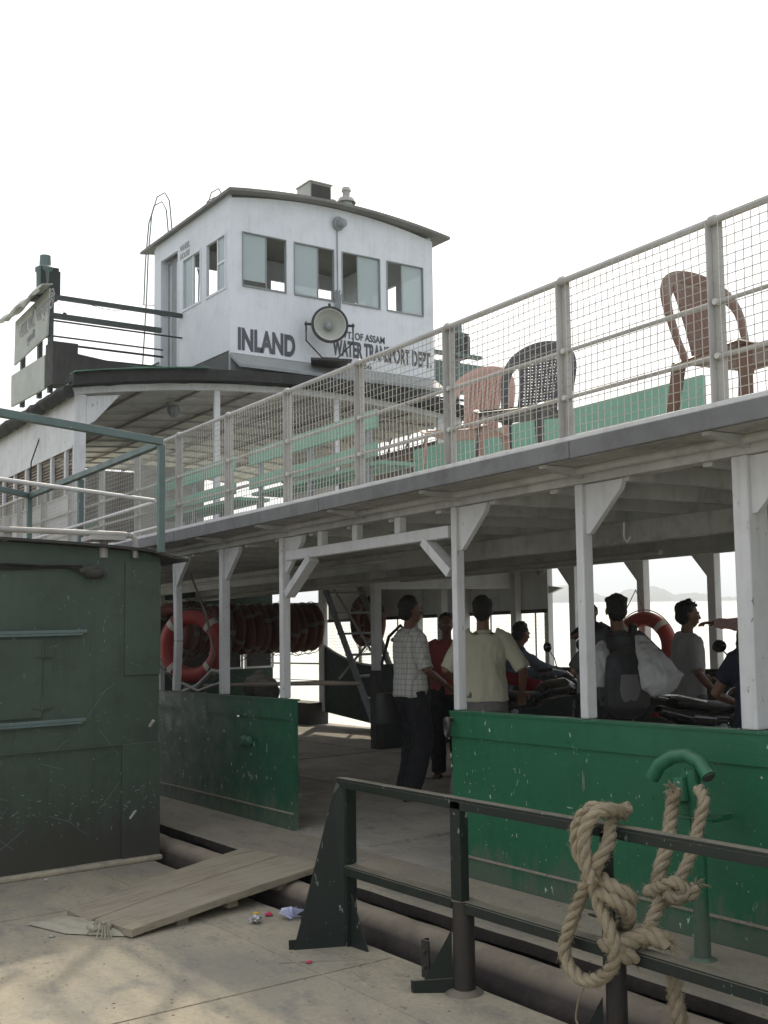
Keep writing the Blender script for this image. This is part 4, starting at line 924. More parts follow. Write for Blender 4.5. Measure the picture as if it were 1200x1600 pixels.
# post carrying the rope: plain angle above, pipe below
b = MB(); b.box(-2.895, -2.835, YP - .035, YP - .027, .30, .799); b.box(-2.895, -2.888, YP - .027, YP + .03, .30, .799); p = b.build('post', dkgreen, pr, bevel=.002)
b = MB(); b.cyl((-2.865, YP + .0, .0), (-2.865, YP + .0, .42), .038, 20); b.build('pipe_foot', blkiron, p, smooth=True)
b = MB(); b.prism([(-2.905, YP - .03, .20), (-2.97, YP - .13, .0), (-2.905, YP - .03, .0)], (.006, -.006, 0)); b.build('foot_brace', dkgreen, p)
midpost(-1.9); midpost(-.9)
b = MB(); b.box(-4.03, -3.975, 2.945, 2.953, .0, .165); b.box(-4.03, -4.022, 2.953, 2.985, 0, .165)
o = b.build('flat_bar_stub', blkiron, bevel=.002); tag(o, 'short upright drilled iron bar stub on the pontoon, left of the railing post', 'bar')
b = MB()
for z in (.05, .115): b.cyl((-4.0, 2.93, z), (-4.0, 2.9445, z), .008, 8)
b.build('bolt_hole', darkin, o)

# plank ramp ----------------------------------------------------------
ramp_ = empty('gangplank', (-5.9, 2.8, 0), 'weathered two-board wooden gangplank from the pontoon up to the ferry ledge', 'gangplank')
N0, N1 = Vector((-5.47, 2.12, .045)), Vector((-6.13, 2.02, .045))    # foot, near/far corners
H0, H1 = Vector((-5.74, 3.50, .150)), Vector((-6.55, 3.36, .150))
def lerp(a, b_, t): return a + (b_ - a) * t
def board(u0, u1, name):
    b = MB(); n = 22; vs = []
    for i in range(n + 1):
        t = i / n; wob0 = .012 * noise.noise(Vector((t * 3, u0 * 9, 0))); wob1 = .012 * noise.noise(Vector((t * 3, u1 * 9, 0)))
        if u0 == 0 : wob0 = .015 * noise.noise(Vector((t * 5, 3, 0)))
        a = lerp(lerp(N0, H0, t), lerp(N1, H1, t), u0 + wob0); c_ = lerp(lerp(N0, H0, t), lerp(N1, H1, t), u1 + wob1)
        if i == 0: a = a + (H0 - N0).normalized() * (.05 if u0 == 0 else .0); c_ = c_ + (H0 - N0).normalized() * (.03)
        dz = Vector((0, 0, -.042 - .006 * noise.noise(Vector((t * 4, 8, u0))))); sag = Vector((0, 0, .008 * math.sin(math.pi * t)))
        vs += [a + sag, c_ + sag, c_ + dz + sag, a + dz + sag]
    fs = []
    for i in range(n):
        for k_ in range(4): q = i * 4 + k_; r_ = i * 4 + (k_ + 1) % 4; fs.append((q, r_, r_ + 4, q + 4))
    fs += [(0, 1, 2, 3), (n * 4, n * 4 + 3, n * 4 + 2, n * 4 + 1)]
    b.add(vs, fs); return b.build(name, plankwood, ramp_, bevel=.004)
board(0, .53, 'board'); board(.545, 1.0, 'board')
for t in (.28, .52, .78):
    b = MB(); a = lerp(lerp(N0, H0, t), lerp(N1, H1, t), .06); c_ = lerp(lerp(N0, H0, t), lerp(N1, H1, t), .94); b.beam(a - Vector((0, 0, .062)), c_ - Vector((0, 0, .062)), .07, .035); b.build('cleat', plankwood, ramp_)
# sack at its foot
b = MB(); n = 14; vs = []; fs = []
P0, P1, P2, P3 = Vector((-5.52, 2.17, 0)), Vector((-6.10, 2.02, 0)), Vector((-6.13, 1.83, 0)), Vector((-5.80, 1.93, 0))
for i in range(n + 1):
    for j in range(n + 1):
        u, v = i / n, j / n; p = (P0 * (1 - u) + P1 * u) * (1 - v) + (P3 * (1 - u) + P2 * u) * v
        h = .03 * (math.sin(math.pi * min(1, max(0, u))) ** .5) * (1 - v) ** .4 + .016 + .014 * noise.noise(Vector((u * 5, v * 4, 1)))
        if i in (0, n) or j in (0, n): h = .006
        vs.append((p.x, p.y, h))
for i in range(n):
    for j in range(n): a = i * (n + 1) + j; fs.append((a, a + 1, a + n + 2, a + n + 1))
b.add(vs, fs); sack = b.build('flattened_sack', sackm, smooth=True); tag(sack, 'flattened pale sack under the foot of the gangplank, tied end towards us', 'sack')
b = MB()
for i in range(26):
    a = random.uniform(-.5, 2.6); l = random.uniform(.05, .13); p = Vector((-5.66, 2.09, .05)); d = Vector((math.cos(a) * l, -abs(math.sin(a)) * l * .8, random.uniform(-.02, .01)))
    b.tube([p, p + d * .5 + Vector((0, 0, .02)), Vector(((p + d).x, (p + d).y, .008))], .0022, 4)
b.ell((-5.67, 2.09, .04), .05, .04, .025); b.ell((-5.72, 2.05, .035), .06, .03, .02); b.build('frayed_knot', sackm, sack)
# litter
def crumple(name, loc, r, mat, label, cat, seed, flat=.6):
    random.seed(seed); t = bmesh.new(); bmesh.ops.create_icosphere(t, subdivisions=3, radius=r)
    for v in t.verts:
        n_ = noise.noise(v.co * (2.2 / r) + Vector((seed, 0, 0))); n2 = abs(noise.noise(v.co * (4.5 / r) + Vector((0, seed, 0)))); v.co *= 1 + .55 * n_ - .4 * n2; v.co.z *= flat
    zmin = min(v.co.z for v in t.verts)
    for v in t.verts: v.co.z -= zmin
    me = bpy.data.meshes.new(name); t.to_mesh(me); t.free(); me.materials.append(mat); o = bpy.data.objects.new(name, me); col.objects.link(o); o.location = S(*loc); return tag(o, label, cat)
crumple('crumpled_wrapper', (-5.33, 2.80, .002), .035, foilm, 'crumpled silver wrapper on the pontoon below the gangplank', 'litter', 3)
crumple('yellow_wrapper', (-5.37, 2.83, .03), .018, yellowm, 'small yellow wrapper scrap lying on the crumpled silver one', 'litter', 4, .5)
crumple('pink_wrapper', (-5.42, 2.93, .002), .022, pinkm, 'small pink wrapper beside the torn white paper', 'litter', 5, .4)
b = MB()
for i in range(5):
    a = i * 1.3; c_ = Vector((-5.29, 3.0, .0)); d = Vector((math.cos(a), math.sin(a), 0)) * .06; e_ = Vector((-math.sin(a), math.cos(a), 0)) * .03
    b.add([c_ + e_ * .4, c_ + d + e_ + Vector((0, 0, .015 + .02 * (i % 2))), c_ + d * 1.1 - e_ + Vector((0, 0, .045)), c_ - e_ * .5 + Vector((0, 0, .06))], [(0, 1, 2), (0, 2, 3)])
o = b.build('torn_paper', paperm, normals=False); sd_ = o.modifiers.new('s', 'SOLIDIFY'); sd_.thickness = .0015; tag(o, 'torn bluish white paper at the pontoon edge near the triangular post', 'litter')
crumple('foil_scrap', (-4.53, 2.66, .002), .014, pinkm, 'tiny red and silver scrap in front of the triangular post', 'litter', 8, .35)
crumple('bottle_cap', (-7.15, 2.25, .001), .014, foilm, 'tiny white scrap on the deck in front of the shed', 'litter', 9, .6)
crumple('paper_scrap', (-5.80, 1.86, .001), .016, foilm, 'tiny pale scrap beside the flattened sack', 'litter', 10, .3)
random.seed(31)
b = MB()
for i in range(260):
    x = random.uniform(-7.5, -2.2); y = random.uniform(1.2, 3.0); l = random.uniform(.004, .012); a = random.uniform(0, 6.28)
    b.beam((x, y, .002), (x + l * math.cos(a), y + l * math.sin(a), .003), random.uniform(.002, .006), .003)
for i in range(120):
    x = random.uniform(-8.5, -2.2); y = random.uniform(3.5, 4.0); l = random.uniform(.004, .014); a = random.uniform(0, 6.28)
    b.beam((x, y, .106), (x + l * math.cos(a), y + l * math.sin(a), .107), random.uniform(.002, .006), .003)
tag(b.build('grit', plankwood), 'scattered grit, straw bits and crumbs on the decks', 'grit', kind='stuff')

# bollard hook, ropes --------------------------------------------------
bo = empty('mooring_bollard', (-3.17, 3.80, .1), 'green pipe bollard with curved horn top in front of the bulwark, roped', 'bollard')
b = MB(); b.tube([(-3.172, 3.80, .104), (-3.172, 3.80, .55), (-3.19, 3.80, .90)], [.036, .030, .030], 16); b.lathe([(.06, .104), (.05, .112), (.036, .116)], (-3.172, 3.80, 0), 16); b.build('pipe', green, bo, smooth=True)
b = MB(); pts = [(-3.385, 3.76, .845), (-3.35, 3.77, .905), (-3.29, 3.79, .945), (-3.22, 3.80, .955), (-3.15, 3.80, .93), (-3.09, 3.78, .875)]
b.tube(pts, .031, 16); horn = b.build('horn', green, bo, smooth=True)
b = MB(); b.cyl((-3.089, 3.7797, .874), (-3.086, 3.7787, .871), .024, 14); b.build('horn_opening', darkin, horn)
b = MB(); b.prism([(-3.27, 3.78, .80), (-3.23, 3.78, .90), (-3.11, 3.78, .80), (-3.13, 3.78, .70), (-3.24, 3.78, .70)], (0, .02, 0)); b.prism([(-3.25, 3.755, .70), (-3.10, 3.755, .70), (-3.09, 3.86, .70), (-3.12, 3.90, .70), (-3.23, 3.90, .70), (-3.25, 3.86, .70)], (0, 0, -.012)); b.box(-3.185, -3.17, 3.90, YN - .012, .66, .688); b.cyl((-3.24, 3.77, .86), (-3.22, 3.76, .76), .03, 10); b.build('bracket', green, bo, bevel=.003)
def catmull(P, sub=10):
    P = [Vector(p) for p in P]; out = []
    for i in range(len(P) - 1):
        p0, p1, p2, p3 = P[max(i - 1, 0)], P[i], P[i + 1], P[min(i + 2, len(P) - 1)]
        for j in range(sub):
            t = j / sub; out.append(.5 * ((2 * p1) + (-p0 + p2) * t + (2 * p0 - 5 * p1 + 4 * p2 - p3) * t * t + (-p0 + 3 * p1 - 3 * p2 + p3) * t ** 3))
    out.append(P[-1]); return out
def rope_mb(b, P, Rr=.030, pitch=.145, n=9, fray=0, mi=0, fuzz=1.0):
    pts = catmull(P, 12)
    # resample uniformly
    L = [0]
    for i in range(1, len(pts)): L.append(L[-1] + (pts[i] - pts[i - 1]).length)
    m = max(4, int(L[-1] / .012)); q = []; k_ = 0
    for i in range(m + 1):
        s_ = L[-1] * i / m
        while k_ < len(L) - 2 and L[k_ + 1] < s_: k_ += 1
        t = (s_ - L[k_]) / max(1e-9, L[k_ + 1] - L[k_]); q.append(pts[k_].lerp(pts[k_ + 1], min(1, t)))
    fr = None; frames = []
    for i, p in enumerate(q):
        t = (q[min(i + 1, m)] - q[max(i - 1, 0)]).normalized()
        x = t.orthogonal().normalized() if fr is None else (fr - t * fr.dot(t)).normalized(); fr = x; frames.append((t, x, t.cross(x)))
    for sidx in range(3):
        sp = []
        for i, p in enumerate(q):
            a = 2 * math.pi * (L[-1] * i / m / pitch + sidx / 3); t, x, y = frames[i]; sp.append(p + (x * math.cos(a) + y * math.sin(a)) * (Rr * .50))
        b.tube(sp, [Rr * .56 * (1 + .06 * noise.noise(Vector((i * .3, sidx, 0)))) for i in range(len(sp))], n, mi)
    # loose fibres
    for i in range(int(m * 5 * fuzz)):
        j = random.randrange(1, m); t, x, y = frames[j]; a = random.uniform(0, 6.28); o_ = (x * math.cos(a) + y * math.sin(a)); p = q[j] + o_ * Rr * .95
        b.tube([p, p + o_ * random.uniform(.004, .014) + t * random.uniform(-.025, .025)], .0008, 3, mi)
    if fray:
        t = frames[-1][0]
        for i in range(fray):
            v = Vector((random.gauss(0, 1), random.gauss(0, 1), random.gauss(0, 1))).normalized(); d = (t + v * .75).normalized(); l = random.uniform(.02, .06)
            b.tube([q[-1] + v * Rr * .4, q[-1] + d * l * .6, q[-1] + d * l + Vector((0, 0, -.01))], .0012, 3, mi)
    return q
def O(px, py, Y, dy=0): p = US(onY(px, py, Y)); return (p.x, p.y + dy, p.z)
random.seed(12)
b = MB(); g = YP
# coil hung over the railing post (big hanging bight)
rope_mb(b, [O(985, 1262, g + .05), O(958, 1268, g + .0, .0), O(925, 1262, g - .06), O(902, 1290, g - .09), O(903, 1330, g - .09), O(920, 1365, g - .09), O(908, 1400, g - .08), O(893, 1440, g - .08), O(882, 1480, g - .08), O(890, 1510, g - .08), O(915, 1532, g - .08), O(948, 1522, g - .10), O(962, 1490, g - .11), O(952, 1450, g - .11), O(935, 1410, g - .10), O(928, 1370, g - .11), O(935, 1345, g - .13), O(950, 1320, g - .09), O(955, 1290, g - .02), O(958, 1275, g + .06)], .0245)
rope_mb(b, [O(925, 1380, g - .15), O(915, 1340, g - .15), O(913, 1300, g - .15), O(930, 1272, g - .12), O(955, 1265, g - .05), O(975, 1272, g + .05)], .0245)
# turns round the post
rope_mb(b, [O(940, 1372, g - .09), O(962, 1388, g - .09), O(985, 1402, g - .03), O(975, 1420, g + .06), O(945, 1400, g + .06)], .0245)
rope_mb(b, [O(938, 1392, g - .10), O(962, 1408, g - .10), O(984, 1428, g - .03), O(972, 1450, g + .06), O(950, 1440, g + .05)], .0245)
rope_mb(b, [O(945, 1470, g - .10), O(962, 1478, g - .10), O(990, 1468, g - .03), O(1015, 1462, g + .02), O(1045, 1474, g + .05)], .032, fray=50)
rope_mb(b, [O(955, 1478, g - .09), O(975, 1492, g - .08), O(990, 1495, g - .04)], .030, fray=60)
coil = b.build('mooring_rope', ropem, smooth=True); tag(coil, 'thick twisted rope looped and hanging over the middle railing post', 'rope')
b = MB(); b.tube(catmull([O(918, 1532, g - .06), O(905, 1560, g - .02), O(900, 1590, g), O(903, 1600, g)], 5), .004, 5); tag(b.build('thin_cord', ropem), 'thin loose cord dangling below the big rope loop', 'cord')
b = MB()
yb = 3.68
rope_mb(b, [O(1052, 1240, yb), O(1050, 1262, yb), O(1046, 1300, yb - .06), O(1040, 1330, yb - .12), O(1030, 1365, yb - .18), O(1028, 1392, yb - .2), O(1045, 1402, yb - .22), O(1065, 1395, yb - .22)], .030, fray=0)
rope_mb(b, [O(1092, 1232, yb + .05), O(1100, 1250, yb), O(1095, 1275, yb - .02), O(1088, 1305, yb - .06), O(1080, 1335, yb - .12), O(1068, 1362, yb - .18), O(1056, 1385, yb - .22), O(1040, 1398, yb - .24), O(1020, 1392, yb - .26), O(1012, 1392, yb - .24)], .0245)
rope_mb(b, [O(1015, 1392, yb - .22), O(1035, 1385, yb - .28), O(1055, 1378, yb - .28), O(1070, 1392, yb - .26), O(1058, 1405, yb - .28), O(1040, 1395, yb - .30)], .0245)
rope_mb(b, [O(1068, 1400, yb - .24), O(1078, 1398, yb - .24), O(1088, 1385, yb - .22)], .026, fray=40)
rope_mb(b, [O(1040, 1398, yb - .24), O(1025, 1425, yb - .30), O(1015, 1450, yb - .36), O(1008, 1468, g + .2), O(985, 1485, g + .08)], .028)
rope_mb(b, [O(1050, 1248, yb), O(1054, 1238, yb), O(1052, 1234, yb - .01)], .03, fray=45)
o = b.build('mooring_rope', ropem, smooth=True); tag(o, 'knotted thick rope hanging from the green bollard horn', 'rope')
b = MB(); q_ = US(onY(1012, 1462, 3.25))
for i in range(70):
    v = Vector((random.gauss(0, 1), random.gauss(0, 1), random.gauss(0, 1))).normalized(); b.tube([q_ + v * .012, q_ + v * random.uniform(.03, .055)], .0012, 3)
b.build('yellow_fray', yrope, o)
b = MB(); rope_mb(b, [O(1050, 1500, 3.05), O(1053, 1530, 3.05), O(1056, 1560, 3.05), O(1062, 1600, 3.05), O(1066, 1650, 3.05)], .024, fuzz=5)
tag(b.build('rope_tail', ropem, smooth=True), 'short ragged rope tail hanging below the lower rail, right of the rope loop', 'rope')

# lifebuoys -----------------------------------------------------------
def make_buoy(mat, R_=.292, r_=.078, bandm=bandm):
    t = empty('lifebuoy', (0, 0, 0), None, 'lifebuoy', shear=False)
    b = MB(); b.torus((0, 0, 0), R_, r_, 56, 16, (0, 1, 0)); b.build('ring', mat, t, glob=False, smooth=True)
    for k_ in range(4):
        a0 = math.pi / 4 + k_ * math.pi / 2; b = MB()
        b.tube([(R_ * math.cos(a0 + d), 0, R_ * math.sin(a0 + d)) for d in (-.09, -.05, 0, .05, .09)], r_ + .004, 16); b.build('band', bandm, t, glob=False, smooth=True)
    b = MB(); pts = []
    for i in range(65):
        a = 2 * math.pi * i / 64 + math.pi / 4; rr = R_ + r_ + .012 + .05 * abs(math.sin(2 * (a - math.pi / 4))) * (1 if math.sin(a) < .2 else .1); pts.append((rr * math.cos(a), .0, rr * math.sin(a) - .02 * (math.sin(a) < 0)))
    b.tube(pts, .006, 5, closed=False); b.build('grab_line', cord, t, glob=False)
    return t
buoy = make_buoy(orange); buoy.location = S(-10.2, 4.66, 1.44); buoy.rotation_euler = (0, 0, R(36)); tag(buoy, 'bright orange lifebuoy with four pale bands, hanging left inside the near side', group='lifebuoys')
for r_ in buoy.children: pass
b = MB(); b.tube([(-9.9, 4.5, 2.15), (-9.55, 4.5, 1.75), (-9.35, 4.5, 1.35), (-9.5, 4.45, 1.10)], .012, 6); tag(b.build('hanging_rope', cord), 'old rope slung diagonally across the bright orange lifebuoy', 'rope')
dull = make_buoy(dullor, bandm=dullband)
spots = [(-14.6, 7.0 + .15 * i, 1.62 + .01 * (i % 3), R(random.uniform(-6, 6))) for i in range(12)]
# a few larger-scale rings are hung close together in one row
for i, (x, y, z, rz_) in enumerate(spots):
    o = dull if i == 0 else copy_tree(dull); o.location = S(x, y, z); o.rotation_euler = (R(random.uniform(-4, 4)), R(random.uniform(0, 80)), rz_)
    tag(o, ('leftmost', 'second', 'third', 'fourth', 'fifth', 'sixth', 'seventh', 'eighth', 'ninth', 'tenth', 'eleventh', 'rightmost')[i] + (' dull lifebuoy' if i in (0, 11) else ' dull lifebuoy from the left') + ' in the long hanging row at the stern', 'lifebuoy', 'lifebuoys hung in a row')
for i, (x, y, rz_, lab) in enumerate(((-13.45, 8.85, R(-12), 'dull lifebuoy hanging alone left of the inner white post, ring of the pair facing us'), (-13.42, 9.0, R(-8), 'dull lifebuoy hanging directly behind the front one of the pair by the inner post'))):
    o = copy_tree(dull); o.location = S(x, y, 1.69); o.rotation_euler = (0, R(30 * i), rz_); tag(o, lab, 'lifebuoy', 'lifebuoy pair by the inner post')
# dropped dark rings further left behind the bright one
for i in range(6):
    o = copy_tree(dull); o.location = S(-13.2 - .12 * i, 5.75 + .12 * i, 1.62); o.rotation_euler = (0, R(50 * i), R(20)); tag(o, ('frontmost', 'second', 'third', 'fourth', 'fifth', 'rearmost')[i] + ' dull lifebuoy of the dark cluster seen behind the bright orange ring', 'lifebuoy', 'lifebuoys in the dark cluster')
b4 = copy_tree(buoy); b4.location = S(-8.1, 8.96, 1.29); b4.rotation_euler = (0, 0, R(8)); tag(b4, 'orange lifebuoy hung on the far post by two cords, behind the passengers', 'lifebuoy', 'lifebuoys')
b = MB(); b.tube([(-8.42, 8.9, 1.52), (-8.23, 8.98, 1.9), (-7.98, 8.9, 1.5)], .007, 5); tag(b.build('cord_sling', cord), 'inverted V of cord holding the far orange lifebuoy', 'cord')
b = MB(); b.cyl((-14.6, 6.9, 1.99), (-14.6, 8.8, 1.99), .02, 8); b.box(-14.7, -14.64, 6.2, 6.26, .1, 2.2)
tag(b.build('lifebuoy_rack', white), 'pale horizontal bar from which the row of lifebuoys hangs', 'rack')
# clutter behind the left bulwark
random.seed(5)
def heap(name, cx, cy, z0, sx, sy, h, mat, label, cat, seed):
    b = MB(); n = 26; vs = []; fs = []
    for i in range(n + 1):
        for j in range(n + 1):
            u, v = i / n * 2 - 1, j / n * 2 - 1; f = max(0, (1 - u * u)) ** .5 * max(0, (1 - v * v)) ** .5
            vs.append((cx + u * sx, cy + v * sy, z0 + h * f * (.75 + .5 * noise.noise(Vector((u * 2.3 + seed, v * 2, 0))) + .2 * noise.noise(Vector((u * 7, v * 6 + seed, 0))))))
    for i in range(n):
        for j in range(n): a = i * (n + 1) + j; fs.append((a, a + 1, a + n + 2, a + n + 1))
    b.add(vs, fs); return tag(b.build(name, mat, smooth=True), label, cat)
heap('tarpaulin_heap', -10.4, 4.6, .10, 1.4, .42, 1.05, tarp, 'grimy tarpaulin-covered heap behind the left bulwark', 'tarpaulin', 2)
b = MB(); b.ell((-9.02, 4.80, 1.06), .17, .15, .12); b.ell((-8.88, 4.80, 1.02), .12, .12, .10); b.ell((-9.02, 4.80, 1.17), .06, .06, .05); b.v = [v + Vector((0, 0, K * v.x)) for v in b.v]; o = blob(b, 'sack_bundle', tarp, None, .012, 2, .02, 9); tag(o, 'grubby pale bundle on top of the heap beside the gangway post', 'bundle')
b = MB(); b.box(-9.35, -8.9, 4.62, 4.95, .101, .93); tag(b.build('cargo_crate', tarp, bevel=.01), 'dark crate under the grubby bundle behind the left bulwark', 'crate')
b = MB(); b.tube([(-9.9, 4.4, 1.0), (-9.55, 4.42, 1.08), (-9.3, 4.45, 1.22), (-9.2, 4.5, 1.2)], .02, 8); b.tube([(-9.75, 4.35, 1.1), (-9.5, 4.4, 1.03), (-9.1, 4.5, 1.13)], .014, 8); tag(b.build('bent_pipe', lead, smooth=True), 'bent bright pipes lying on the heap below the bright lifebuoy', 'pipe')
lb_ = MB()
for i in range(6): lb_.cyl((-9.6 + .3 * i, 4.5, 1.07 + .01 * i), (-8.3 + .1 * i, 5.1, 1.1), .016, 6)
tag(lb_.build('pole_bundle', browncl), 'bundle of dark poles lying on the heap between the two left posts', 'poles')

# chairs --------------------------------------------------------------
def make_chair(name, mat, kind, loc, face, label, w_=.46):
    """face: direction the sitter looks, degrees; local +x is forward"""
    t = empty(name, loc, label, 'chair'); hw = w_ / 2
    # seat
    b = MB(); n = 10; vs = []
    for i in range(n + 1):
        for j in range(n + 1):
            u, v = i / n, j / n * 2 - 1; x = -.20 + .44 * u; y = v * (hw - .03 + .02 * u)
            z = .42 + .02 * u - .03 * max(0, u - .85) * 6 * .5 - .014 * (1 - v * v) * math.sin(math.pi * u) + (.0 if abs(v) < 1 else -.0); vs.append((x, y, z))
    fs = [(i * (n + 1) + j, i * (n + 1) + j + 1, (i + 1) * (n + 1) + j + 1, (i + 1) * (n + 1) + j) for i in range(n) for j in range(n)]
    b.add(vs, fs); o = b.build('seat', mat, t, glob=False, smooth=True); s_ = o.modifiers.new('s', 'SOLIDIFY'); s_.thickness = .007
    b = MB(); b.tube([(-.20, -hw + .03, .41), (.22, -hw + .01, .43), (.255, -hw + .06, .405), (.255, hw - .06, .405), (.22, hw - .01, .43), (-.20, hw - .03, .41)], [(.008, .028)] * 6, 8, side=(0, 0, 1)); b.build('seat_apron', mat, t, glob=False, smooth=True)
    # back outline arch
    def back(y, z):   # x of the back surface
        return -.20 - .13 * ((z - .42) / .46) + .05 * (abs(y) / hw) ** 2
    arch_ = []
    for i in range(25):
        a = math.pi * i / 24; y = -(hw + .015) * math.cos(a) if False else -(hw + .0) * math.cos(a); zz = .66 + .22 * math.sin(a) ** .75
        arch_.append((back(y, zz), y * (1.0), zz))
    lowL = [(back(-hw * .86, .42) + .02, -hw * .86, .40), (back(-hw * .95, .52), -hw * .95, .53)]
    lowR = [(p[0], -p[1], p[2]) for p in lowL[::-1]]
    path = lowL + arch_ + lowR
    b = MB(); b.tube(path, [(.010, .026)] * 2 + [(.010, .030 + .022 * math.sin(math.pi * i / 24)) for i in range(25)] + [(.010, .026)] * 2, 8, side=(1, 0, 0)); fr_ = b.build('back_frame', mat, t, glob=False, smooth=True)
    # centre splat
    b = MB(); nu, nv = (12, 22); half = [.115 + .045 * (k_ / nv) ** 2 + .02 * (1 - k_ / nv) ** 3 for k_ in range(nv + 1)]
    if kind == 'brown': half = [h_ * .92 for h_ in half]
    if kind == 'dark': half = [h_ * 1.05 for h_ in half]
    def sp(i, j): u = i / nu * 2 - 1; z = .415 + .44 * j / nv; y = u * half[j]; return (back(y, z) + (.0035 * ((i + j) % 2) if kind == 'pink' else 0), y, z)
    vs = [sp(i, j) for j in range(nv + 1) for i in range(nu + 1)]; fs = []
    for j in range(nv):
        for i in range(nu):
            a = j * (nu + 1) + i
            if kind == 'dark' and 1 <= i < nu - 1 and 2 < j < nv - 2:
                # perforated cell
                c_ = [Vector(vs[q]) for q in (a, a + 1, a + nu + 2, a + nu + 1)]; m_ = sum(c_, Vector()) / 4; inn = [m_ + (q - m_) * .42 for q in c_]; bb = len(vs); vs += [tuple(q) for q in inn]
                o4 = (a, a + 1, a + nu + 2, a + nu + 1)
                for k_ in range(4): fs.append((o4[k_], o4[(k_ + 1) % 4], bb + (k_ + 1) % 4, bb + k_))
            else: fs.append((a, a + 1, a + nu + 2, a + nu + 1))
    b.add(vs, fs); o = b.build('back_splat', mat, t, glob=False, smooth=(kind != 'pink')); s_ = o.modifiers.new('s', 'SOLIDIFY'); s_.thickness = .007
    if kind == 'brown':
        b = MB()
        for k_ in range(-4, 5):
            for sg in (-1, 1):
                pts = []
                for j in range(9):
                    z = .45 + .38 * j / 8; y = k_ * .028 + sg * .05 * (j / 8 - .5) * 2
                    if abs(y) < .115: pts.append((back(y, z) + .006, y, z))
                if len(pts) > 2: b.tube(pts, .0035, 4)
        b.build('woven_pattern', mat, o, glob=False)
    if kind == 'pink':
        b = MB()
        for k_ in range(-4, 5): b.tube([(back(k_ * .026, .44 + .4 * j / 22) + .006 + .004 * ((j + k_) % 2), k_ * .026, .44 + .4 * j / 22) for j in range(23)], [(.004, .010)] * 23, 6, side=(1, 0, 0))
        b.build('woven_pattern', mat, o, glob=False)
    # arms
    for sg in (-1, 1):
        if False:
            b = MB(); y = sg * (hw + .02)
            b.tube([(back(hw, .66) + .0, sg * (hw - .01), .67), (-.12, y, .665), (.02, y + sg * .015, .655), (.14, y + sg * .01, .635), (.20, y, .59), (.225, y - sg * .01, .50), (.225, y - sg * .02, .42)], [(.010, .022), (.010, .026), (.010, .03), (.010, .03), (.011, .028), (.014, .026), (.014, .028)], 8, side=(0, 0, 1)); b.build('arm', mat, t, glob=False, smooth=True)
    for (x, sg) in ((.21, -1), (.21, 1), (-.20, -1), (-.20, 1)):
        b = MB(); fx_ = x + (.04 if x > 0 else -.07); y = sg * (hw - .035)
        b.tube([(x, y, .42), ((x + fx_) / 2, y + sg * .015, .2), (fx_, y + sg * .03, 0)], [(.010, .036), (.009, .03), (.009, .024)], 8, side=(sg * .6, 1, 0)); b.build('leg', mat, t, glob=False, smooth=True)
    t.rotation_euler = (0, 0, R(face)); return t
def at_z(px, py, z):   # unsheared height plane
    d = ray(px, py); s_ = (z - CAMZ) / (d.z - K * d.x); p = Vector((0, 0, CAMZ)) + d * s_; return US(p)
def chair_at(name, mat, kind, px, py, ztop, face, label, w_=.46):
    p = at_z(px, py, ZD + ztop); a = R(face); return make_chair(name, mat, kind, (p.x + .33 * math.cos(a), p.y + .33 * math.sin(a), ZU + .031), face, label, w_)
chair_at('plastic_chair', pinkpl, 'pink', 760, 590, .79, 296, 'pinkish brown plastic armchair with woven back, leftmost on the upper deck', .44)
chair_at('plastic_chair', darkpl, 'dark', 850, 552, .79, 294, 'charcoal plastic armchair with perforated back, middle of the three', .44)
chair_at('plastic_chair', brownpl, 'brown', 1080, 446, .83, -8, 'dark brown plastic armchair on the upper deck, facing right', .46).scale = (1.06, 1.06, 1.04)
